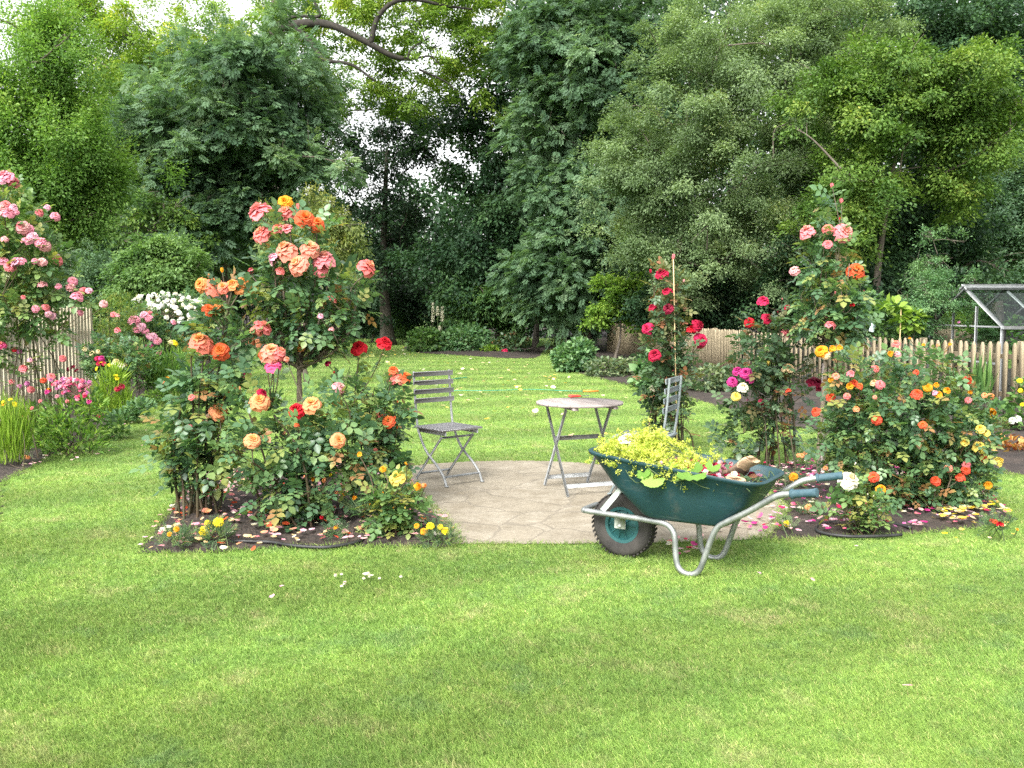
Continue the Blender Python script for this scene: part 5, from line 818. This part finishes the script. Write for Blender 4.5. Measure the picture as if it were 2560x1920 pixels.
# ------------------------------------------------------------------ fallen petals and leaves
def litter(name, label, mat_cols, polys_n, seed, sz):
    rng = np.random.default_rng(seed); V = []; T = []; MI = []; n0 = 0; cols = [PM[c] for c in mat_cols]; A = []
    for P, hz in polys_n:
        for p in P:
            s_ = sz * rng.uniform(.6, 1.3); a = rng.uniform(0, 6.28); g = np.array([[u, v] for v in (-1, 0, 1) for u in (-1, 0, 1)], float); w = np.array([.55, .95, .7])
            x = g[:, 0] * np.repeat(w, 3) * .8; y = g[:, 1] * (1 - .2 * g[:, 0] ** 2); z = .35 * (g[:, 0] ** 2 * rng.uniform(-.2, 1) + .6 * rng.uniform(0, 1) * (y + .3) ** 2) + rng.uniform(0, .25)
            tl = rng.normal(0, .3); q = np.stack([x * math.cos(a) - y * math.sin(a), x * math.sin(a) + y * math.cos(a), z + tl * x + abs(tl) * .7], 1) * s_ + [p[0], p[1], hz + .006]
            V.append(q); T += [[n0 + r * 3 + c, n0 + r * 3 + c + 1, n0 + (r + 1) * 3 + c + 1] for r in (0, 1) for c in (0, 1)] + [[n0 + r * 3 + c, n0 + (r + 1) * 3 + c + 1, n0 + (r + 1) * 3 + c] for r in (0, 1) for c in (0, 1)]; n0 += 9
            MI += [rng.integers(len(cols))] * 8; A += list(.5 + .5 * g[:, 1])
    me = make_mesh(name, np.concatenate(V), T, {'t': A}, True)
    for c in cols: me.materials.append(c)
    me.polygons.foreach_set('material_index', np.array(MI, np.int32)); o = link(name, me); return tag(o, label, 'litter', kind='stuff')
def rpoly(rng, poly, n):
    out = []
    lo, hi = poly.min(0), poly.max(0)
    while len(out) < n:
        P = rng.uniform(lo, hi, (400, 2)); out += list(P[inpoly(P, poly)])
    return np.array(out[:n])
r_ = np.random.default_rng(3)
litter('fallen_petals', 'fallen pale pink and peach petals under the left bed roses', ['blush', 'palepink', 'peachcream', 'pink', 'cream', 'salmon', 'peach', 'palepink', 'blush', 'peachcream', 'orangered'], [(rpoly(r_, BED_L, 750), .045), (np.stack([r_.normal(-1.9, .25, 14), r_.normal(5.55, .1, 14)], 1), .03)], 4, .022)
litter('fallen_petals', 'fallen magenta and pink petals under the right bed roses', ['magenta', 'palepink', 'blush', 'mauve', 'hotpink', 'palepink', 'cerise', 'cream', 'palepink'], [(rpoly(r_, BED_R, 650), .045), (rpoly(r_, poly_px([(1560, 1060), (1640, 1050), (1680, 1120), (1640, 1165), (1500, 1168)]), 45), .01), (rpoly(r_, poly_px([(1400, 1200), (1450, 1170), (1520, 1180), (1500, 1215)]), 16), .03)], 5, .022)
litter('fallen_petals', 'yellow dropped petals at the right end of the right bed', ['yellow', 'paleyellow', 'lemon', 'paleyellow'], [(rpoly(r_, poly_px([(2050, 1100), (2150, 1095), (2185, 1125), (2100, 1142), (2000, 1140)]), 110), .05), (rpoly(r_, poly_px([(2000, 1150), (2180, 1130), (2200, 1180), (2000, 1200)]), 14), .03)], 6, .02)
litter('fallen_petals', 'pale pink petals scattered on the lawn by the left border', ['palepink', 'blush', 'palepink', 'cream'], [(rpoly(r_, poly_px([(60, 1010), (200, 950), (330, 880), (360, 900), (330, 1000), (150, 1010)]), 26), .035), (rpoly(r_, poly_px([(20, 1020), (100, 985), (240, 920), (290, 890), (300, 900), (190, 960), (110, 1005)]), 60), .03), (np.array([gp(*zo(x, y))[:2] for x, y in [(725, 1258), (610, 1285), (588, 1310), (790, 1258), (800, 1262), (745, 1275), (1960, 1505), (1755, 1272), (1640, 1255), (1850, 1195)]]), .035)], 7, .017)
lf = np.concatenate([rpoly(r_, poly_px([(760, 760), (900, 765), (1180, 790), (1230, 820), (1250, 900), (960, 900), (780, 860)]), 130), rpoly(r_, poly_px([(960, 830), (1380, 850), (1600, 950), (1560, 990), (960, 980)]), 30), rpoly(r_, poly_px([(800, 745), (870, 750), (900, 790), (790, 790)]), 30)])
litter('fallen_leaves', 'small pale yellow leaves scattered on the far lawn', ['paleyellow', 'cream', 'yellow', 'peachcream'], [(lf, .035)], 8, .042)
cl = [(725, 1256), (738, 1253), (790, 1253), (798, 1258), (786, 1262), (744, 1274), (738, 1279), (796, 1250), (866, 1258), (820, 1262)]
rng = rng_of('clover')
for k, (x, y) in enumerate(cl):
    p = gp(*zo(x, y)); o = thing('clover_flower', 'tiny round white clover flower in the open lawn before the left bed', 'clover', 'white clover flowers in the lawn', tuple(p)); bloom(o, p + [0, 0, .035], .009, 'cream', rng, 'pom', [0, -.2, 1], 'flower_head'); B().tube([(0, 0, 0), (0, 0, .038)], .0015, 4).build('stem', M['stem'], o)
# ------------------------------------------------------------------ folding chairs, table
def chair(name, label, loc, rz, slat, metal):
    o = thing(name, label, 'chair', 'folding garden chairs', loc, rz); SZ = .455; hw = .185
    for s_ in (-1, 1):
        y = s_ * hw
        b = B(); b.tube(curve([(-.235, y, .93), (-.215, y, .7), (-.19, y, .5), (-.165, y, .42), (-.06, y, .27), (.1, y, .16), (.19, y, .08), (.235, y, .0)], 40) , .0105, 8); b.box((.235, y, .006), (.035, .026, .012), None, .003); b.build('leg', metal, o, True, 50)
        b = B(); b.bar((.14, y - s_ * .022, SZ - .05), (-.24, y - s_ * .022, .005), .022, .01, (0, 1, 0), .002); b.build('leg', metal, o)
        b = B(); b.bar((-.19, y - s_ * .02, SZ - .022), (.2, y - s_ * .02, SZ - .022), .014, .034, (0, 0, 1), .002); b.build('seat_rail', metal, o)
    for p, q in [((.195, -hw, .075), (.195, hw, .075)), ((-.2, -hw + .02, .055), (-.2, hw - .02, .055)), ((.14, -hw + .02, SZ - .06), (.14, hw - .02, SZ - .06))]:
        b = B(); b.bar(p, q, .026, .008, (.4, 0, 1), .002); b.build('crossbar', metal, o)
    for i in range(8):
        x = -.185 + i * .054; b = B(); b.box((x, 0, SZ + .006), (.042, .42, .016), None, .004); b.build('seat_slat', slat, o)
    for i in range(4):
        z = .905 - i * .075; x = -.233 + (0.93 - z) * .085 + .018; c, q = math.cos(-.09), math.sin(-.09); b = B(); b.box((x, 0, z), (.014, .42, .042), np.array([[c, 0, -q], [0, 1, 0], [q, 0, c]]), .004); b.build('back_slat', slat, o)
    return o
chair('folding_chair', 'grey slatted folding chair standing alone on the left of the patio', (-.545, 7.79, .008), R(-50), M['greyslat'], M['greymetal'])
chair('folding_chair', 'pale blue-grey folding chair mostly hidden behind the wheelbarrow', (1.06, 7.27, .008), R(180 - 24), M['bluemetal'], M['bluemetal'])
tb = thing('folding_table', 'round slatted bistro table on crossed folding legs', 'table', 'bistro set', (.545, 7.41, .008), math.atan2(.353, .936))
TZ = .715; n_s = 9
for i in range(n_s):
    y0 = -.35 + i * .7 / n_s; y1 = y0 + .7 / n_s - .006; ys = np.linspace(y0, y1, 7); xs = np.sqrt(np.maximum(.35 ** 2 - ys ** 2, .0001)); out = [(-x, y) for x, y in zip(xs, ys)] + [(x, y) for x, y in zip(xs[::-1], ys[::-1])]; m_ = len(out)
    V = np.array([(x, y, TZ - .018) for x, y in out] + [(x, y, TZ) for x, y in out]); T = [[0, k + 1, k] for k in range(1, m_ - 1)] + [[m_, m_ + k, m_ + k + 1] for k in range(1, m_ - 1)] + [t for k in range(m_) for t in ([k, (k + 1) % m_, m_ + (k + 1) % m_], [k, m_ + (k + 1) % m_, m_ + k])]
    B().add(V, np.array(T)).build('table_slat', M['slat'], tb)
for x in (-.17, .17): b = B(); b.box((x, 0, TZ - .03), (.04, .62, .02), None, .003); b.build('batten', M['slat'], tb)
for s_, xx in ((1, .215), (-1, .195)):
    for k in (-1, 1):
        b = B(); b.bar((k * xx, s_ * .17, TZ - .04), (k * xx, -s_ * .26, .0), .014, .03, (0, 1, .3), .003); b.build('leg', M['greymetal'], tb)
    b = B(); b.bar((-xx, -s_ * .215, .075), (xx, -s_ * .215, .075), .034, .012, (0, 1, .3), .002); b.build('crossbar', M['greymetal'], tb)
b = B(); b.bar((-.195, .045, .42), (.195, .045, .42), .012, .036, (0, 0, 1), .003); b.build('crossbar', M['greymetal'], tb)
sc = thing('secateurs', 'red-handled secateurs lying on the round slatted table', 'secateurs', None, tuple(gp(*z3(1700, 462), .728)), R(8))
for s_ in (-1, 1): b = B(); b.tube(curve([(-.1, s_ * .03, .012), (-.05, s_ * .022, .013), (0, s_ * .008, .012)], 8), [.008, .01, .01, .01, .009, .009, .009, .008, .007][:len(curve([(-.1, 0, 0), (-.05, 0, 0), (0, 0, 0)], 8))], 8); b.build('handle', M['redplastic'], sc, True)
b = B(); b.box((.035, .006, .013), (.08, .018, .006), np.array([[.98, -.17, 0], [.17, .98, 0], [0, 0, 1]]), .002); b.box((.03, -.008, .013), (.07, .012, .005), np.array([[.97, .22, 0], [-.22, .97, 0], [0, 0, 1]]), .002); b.build('blade', M['galv'], sc)
# ------------------------------------------------------------------ wheelbarrow
WB = thing('wheelbarrow', 'dark green wheelbarrow with galvanised frame full of garden clippings', 'wheelbarrow', None, (.665, 5.392, 0), R(-31.7))
def wbw(p): c, s_ = math.cos(R(-31.7)), math.sin(R(-31.7)); return np.array([.665 + p[0] * c - p[1] * s_, 5.392 + p[0] * s_ + p[1] * c, p[2]])
def side(s_):
    pts = [(-.215, .10, .268), (-.1, .105, .266), (.1, .125, .268), (.25, .16, .271), (.33, .175, .268), (.375, .182, .24), (.393, .186, .19), (.4, .19, .11), (.415, .194, .045), (.455, .197, .013), (.505, .197, .014), (.545, .198, .05), (.578, .2, .14), (.605, .2, .22), (.64, .202, .29), (.7, .208, .334), (.8, .22, .394), (.91, .236, .468), (.975, .25, .508), (1.05, .262, .527), (1.12, .27, .54)]
    return curve([(x, s_ * y, z) for x, y, z in pts], 120)
for s_ in (-1, 1): B().tube(side(s_), .0165, 14).build('side_rail', M['galv'], WB, True)
B().tube(curve([(-.205, -.105, .268), (-.225, -.085, .268), (-.23, 0, .268), (-.225, .085, .268), (-.205, .105, .268)], 24), .0165, 12).build('front_rail', M['galv'], WB, True)
for s_ in (-1, 1):
    d = nrm(np.array([.12, .012 * s_ + .008 * s_, .022])); p0 = np.array([1.045, s_ * .261, .526]); b = B(); b.tube([p0 - d * .004, p0, p0 + d * .008, p0 + d * .012, p0 + d * .11, p0 + d * .135, p0 + d * .137], [.024, .027, .027, .0215, .021, .024, .012], 14); b.build('grip', M['grip'], WB, True, 40)
    b = B(); b.bar((-.085, s_ * .12, .285), (.1, s_ * .15, .5), .034, .005, (.6, s_ * 1.0, 0), .001); b.build('brace', M['strut'], WB)
    b = B(); b.box((.012, s_ * .085, .225), (.07, .006, .085), None, .002); b.tube([(.012, s_ * .083, .2), (.012, s_ * .097, .2)], .009, 8); b.build('axle_bracket', M['bracket'], WB, False)
# wheel
wy = 0.0; WR = .192; tw = .048
b = B(); prof = [(WR - .085, -tw * .72), (WR - .06, -tw * .98), (WR - .03, -tw), (WR - .012, -tw * .82), (WR - .003, -tw * .5), (WR, 0), (WR - .003, tw * .5), (WR - .012, tw * .82), (WR - .03, tw), (WR - .06, tw * .98), (WR - .085, tw * .72)]
b.lathe(prof, 56, 'y', (0, 0, WR))
for i in range(44):
    a = i * 2 * math.pi / 44
    for s_ in (-1, 1):
        aa = a + (.07 if s_ > 0 else 0); c = np.array([math.cos(aa), 0, math.sin(aa)]); t = np.array([-math.sin(aa), 0, math.cos(aa)])
        b.box(np.array([0, s_ * tw * .55, WR]) + c * (WR - .001), (.008, tw * .75, .014), np.stack([c, nrm(np.array([0, 1, 0]) + t * .25 * s_), t], 1), .002)
tyre = b.build('wheel', M['rubber'], WB, True, 35); tyre.name = 'wheel'
b = B(); b.lathe([(.0, -.03), (.03, -.034), (.032, -.026), (.085, -.018), (.09, -.034), (.108, -.036), (.112, -.03), (.112, .03), (.108, .036), (.09, .034), (.085, .018), (.032, .026), (.03, .034), (0, .03)], 40, 'y', (0, 0, WR))
for i in range(10):
    a = i * math.pi / 5; c = np.array([math.cos(a), 0, math.sin(a)]); t = np.array([-math.sin(a), 0, math.cos(a)])
    for s_ in (-1, 1): b.box(np.array([0, s_ * .022, WR]) + c * .06, (.056, .012, .006), np.stack([c, [0, 1, 0], t], 1), .001)
b.build('rim', M['wheelrim'], tyre, True, 35)
# tub: loops from the rolled rim down to the floor; superellipse outlines
def loop(x0, x1, w0, w1, z0, z1, n=48, e=6.5):
    t = np.arange(n) * 2 * math.pi / n + math.pi / n; cx = np.sign(np.cos(t)) * np.abs(np.cos(t)) ** (2 / e); sy = np.sign(np.sin(t)) * np.abs(np.sin(t)) ** (2 / e)
    x = (x0 + x1) / 2 + cx * (x1 - x0) / 2; f = (x - x0) / (x1 - x0); return np.stack([x, sy * (w0 + (w1 - w0) * f), z0 + (z1 - z0) * f], 1)
def rimz(L): return L
outer = [loop(-.145, .885, .27, .275, .635, .535), loop(-.15, .892, .275, .28, .65, .55), loop(-.145, .887, .272, .277, .656, .557), loop(-.13, .872, .262, .265, .656, .557)]
inner = [loop(-.122, .864, .256, .258, .648, .549), loop(.02, .79, .225, .235, .47, .425), loop(.2, .69, .185, .19, .31, .31), loop(.24, .66, .17, .175, .298, .302)]
shell_ = [loop(.3, .6, .12, .13, .283, .288), loop(.22, .675, .175, .18, .286, .29), loop(.175, .698, .195, .2, .305, .304), loop(.0, .8, .235, .245, .468, .42), loop(-.125, .868, .262, .266, .63, .532)] + outer + inner
# the front wall is nearly straight from rim to floor, drawn out past the wheel
b = B(); n = 48; V = np.concatenate(shell_); m_ = len(shell_); i, j = np.meshgrid(np.arange(m_ - 1), np.arange(n), indexing='ij'); i = i.ravel(); j = j.ravel(); b.quads(V, np.stack([i * n + j, i * n + (j + 1) % n, (i + 1) * n + (j + 1) % n, (i + 1) * n + j], 1))
for Lp, fl in ((shell_[0], True), (inner[-1], False)):
    c = Lp.mean(0); k = np.arange(n); T = np.stack([np.full(n, n), k, (k + 1) % n], 1); b.add(np.concatenate([Lp, [c]]), T[:, ::-1] if fl else T)
b.build('tub', M['tub'], WB, True, 55)
# what lies in the tub: one heap of clippings, each kind a part of it
hp = thing('clippings_heap', 'heap of lady\'s mantle, petals and leaves filling the wheelbarrow tub', 'garden waste', None, tuple(wbw((.3, 0, .5))), R(-31.7)); ho = np.array([.3, 0, .5])
rng = rng_of('heap')
def hz(x): return .6 - .085 * (x + .1)
b = B(); gx, gy = np.meshgrid(np.linspace(-.06, .745, 30), np.linspace(-.2, .2, 18), indexing='ij'); zz = hz(gx) - .01 + .10 * np.exp(-((gx - .12) / .25) ** 2 - (gy / .2) ** 2) - .07 * np.clip((gx - .5) / .3, 0, 1) + rng.normal(0, .014, gx.shape) - .05 * (np.abs(gy) / .215) ** 4
V = np.stack([gx, gy, zz], -1).reshape(-1, 3); i, j = np.meshgrid(np.arange(29), np.arange(17), indexing='ij'); i = i.ravel(); j = j.ravel(); b.quads(V - ho, np.stack([i * 18 + j, (i + 1) * 18 + j, (i + 1) * 18 + j + 1, i * 18 + j + 1], 1)); b.build('twig_layer', M['caneold'], hp, True)
# frothy yellow-green flower sprays
SPR = []; NS = 70
for k in range(NS):
    x = rng.uniform(-.07, .4) if k < NS - 8 else rng.uniform(.38, .48); y = rng.uniform(-.26, .2); z = hz(x) + .015 + .17 * math.exp(-((x - .1) / .2) ** 2) * rng.uniform(.05, 1.05) * (1 - .5 * abs(y) / .2); SPR.append((x, y, z))
SPR = np.array(SPR); NP_ = NS * 20; PU = SPR[np.repeat(np.arange(NS), 20)] + rng.normal(size=(NP_, 3)) * [.036, .034, .03]; n = NP_ * 26; ci = np.repeat(np.arange(NP_), 26); P = PU[ci] + rng.normal(size=(n, 3)) * .0072; d = nrm(rng.normal(size=(n, 3)) + [0, 0, .4])
leaf_mesh('flower_spray', (LEAF4[0] * [1.5, 1, 1], LEAF4[1]), P - ho, d, nrm(rng.normal(size=(n, 3)) + [0, 0, .6]), .0085 * rng.uniform(.6, 1.6, n), rng, M['alchemilla'], hp, np.clip(rng.normal(.45, .2, NP_)[ci] + rng.normal(0, .1, n), 0, 1))
b = B()
for k in range(NS): b.tube(curve([SPR[k] - ho, (SPR[k] + [.22, 0, -.02]) / 1 - ho + rng.normal(0, .03, 3) - [.08, 0, .03], SPR[k] - ho + [.2, rng.normal(0, .06), -.07]], 6), .0022, 4, False)
for k in range(90): p0 = np.array([rng.uniform(.3, .82), rng.uniform(-.2, .2), 0]); p0[2] = hz(p0[0]) + rng.uniform(-.05, .02); b.tube(curve([p0 - ho, p0 - ho + np.append(rng.normal(0, .05, 2), rng.uniform(-.01, .03)), p0 - ho + np.append(rng.normal(0, .11, 2), rng.uniform(-.03, .01))], 6), .0025, 4, False)
b.build('cut_stem', M['stem'], hp)
def lobed(nl=9):
    V = [[0, .15, 0]]; 
    for k in range(nl * 2 + 1): a = -2.5 + 5.0 * k / (nl * 2); r = (.55 if k % 2 else .46); V.append([math.sin(a) * r, .15 + math.cos(a) * r, .1 * (k % 2) + .12 * math.cos(a * 1.5) * r])
    return np.array(V), np.array([[0, k + 1, k] for k in range(1, nl * 2 + 1)])
LM = lobed(); sp = [(.24, -.275, -.01), (.31, -.28, -.03), (.455, -.275, .0), (.53, -.285, .03), (.5, -.22, .05), (.56, -.05, .05), (.38, -.2, .04), (.3, .18, .07)]
P = np.array([(x, y, hz(x) + dz + .01) for x, y, dz in sp]); n = len(P); LD, LU = nrm(np.stack([rng.normal(.2, .4, n), -.8 + 0 * P[:, 0], -.45 + rng.normal(0, .3, n)], 1)), nrm(np.stack([rng.normal(0, .2, n), -.7 + 0 * P[:, 0], .7 + 0 * P[:, 0]], 1)); LS = .105 * np.array([.8, 1.2, .7, 1.5, 1, .8, .8, 1.])
for k in range(n): leaf_mesh('mantle_leaf', LM, (P - ho)[k:k + 1], LD[k:k + 1], LU[k:k + 1], LS[k:k + 1], rng, M['mantleleaf'], hp)
n = 70; P = np.stack([rng.uniform(.3, .8, n), rng.uniform(-.22, .2, n), np.zeros(n)], 1); P[:, 2] = hz(P[:, 0]) + rng.uniform(-.02, .03, n); leaf_mesh('rose_leaf', LEAF8, P - ho, nrm(rng.normal(size=(n, 3)) * [1, 1, .3]), nrm(rng.normal(0, .5, (n, 3)) + [0, 0, 1]), .05 * rng.uniform(.7, 1.3, n), rng, M['rosedark'], hp)
for k in range(80):
    x = rng.uniform(.28, .74); p_ = np.array([x, rng.uniform(-.22, .2), hz(x) + rng.uniform(-.0, .05) - .06 * max(0, (x - .55) / .2)]) - ho; me = ROSES[rng.integers(6)]; o = link('wilted_flower', me, None, hp); o.location = p_; r0 = rng.uniform(.012, .026); o.scale = (r0, r0 * rng.uniform(.6, 1), r0 * .8); o.rotation_euler = tuple(rng.uniform(0, 6.28, 3)); o.material_slots[0].link = 'OBJECT'; o.material_slots[0].material = PM[('palepink', 'blush', 'crimson', 'cerise', 'salmon', 'cream', 'palepink', 'darkcrimson')[rng.integers(8)]]
for x, y, z, r0, c in [(.04, -.05, .2, .05, 'cream'), (.72, -.19, .0, .034, 'cerise'), (.6, -.16, .02, .03, 'crimson')]:
    o = link('wilted_flower', ROSES[2], None, hp); o.location = np.array([x, y, hz(x) + z * .6]) - ho; o.scale = (r0,) * 3; o.rotation_euler = (.3, .2, 1); o.material_slots[0].link = 'OBJECT'; o.material_slots[0].material = PM[c]
# gloves resting on the clippings at the handle end of the tub
def glove(label, p, rz, tilt, s_=1.0, fold=.5):
    o = thing('garden_glove', label, 'glove', 'gardening gloves', tuple(wbw(p)), R(-31.7) + rz)
    b = B(); n = 20; secs = []
    for k, (x, w, h, z) in enumerate([(-.095, .058, .012, .05), (-.088, .066, .02, .05), (-.05, .058, .024, .042), (-.02, .05, .026, .03), (.03, .056, .026, .012), (.06, .05, .022, .0), (.075, .03, .012, -.008)]):
        t = np.arange(n) * 2 * math.pi / n; secs.append(np.stack([np.full(n, x) + .004 * np.sin(3 * t + k), np.cos(t) * w, z + np.sin(t) * h + .004 * np.sin(4 * t + k * 2)], 1))
    V = np.concatenate(secs) * s_; m2 = len(secs); i, j = np.meshgrid(np.arange(m2 - 1), np.arange(n), indexing='ij'); i = i.ravel(); j = j.ravel(); Q = np.stack([i * n + j, i * n + (j + 1) % n, (i + 1) * n + (j + 1) % n, (i + 1) * n + j], 1)
    cuff = B(); cuff.quads(V, Q[i < 3]); cuff.add(np.concatenate([secs[0] * s_, [secs[0].mean(0) * s_ + [.02, 0, 0]]]), [[20, (k + 1) % n, k] for k in range(n)]); palm = B(); palm.quads(V, Q[i >= 3])
    for k, (y, L) in enumerate([(-.036, .075), (-.012, .085), (.012, .08), (.036, .065)]):
        pts = curve([(.05, y, .006), (.05 + L * .45, y * 1.15, .006), (.05 + L * .8, y * 1.2, -.012), (.05 + L, y * 1.2, -.034)], 9) * s_; palm.tube(pts, np.linspace(.0135, .01, len(pts)) * s_, 8)
    pts = curve([(-.01, -.045, .02), (.02, -.075, .018), (.055, -.08, .002)], 8) * s_; palm.tube(pts, np.linspace(.016, .011, len(pts)) * s_, 8)
    palm.build('palm', M['glovedirt'], o, True); cuff.build('cuff', M['glove'], o, True); o.rotation_euler = (tilt, fold, R(-31.7) + rz); return o
glove('soiled tan leather glove lying with its pale cuff up on the clippings', (.68, .05, .56), R(160), .25, 1.0, .32)
glove('second tan glove tucked against the rim at the handle end of the tub', (.72, -.12, .515), R(95), .1, .85, .05)
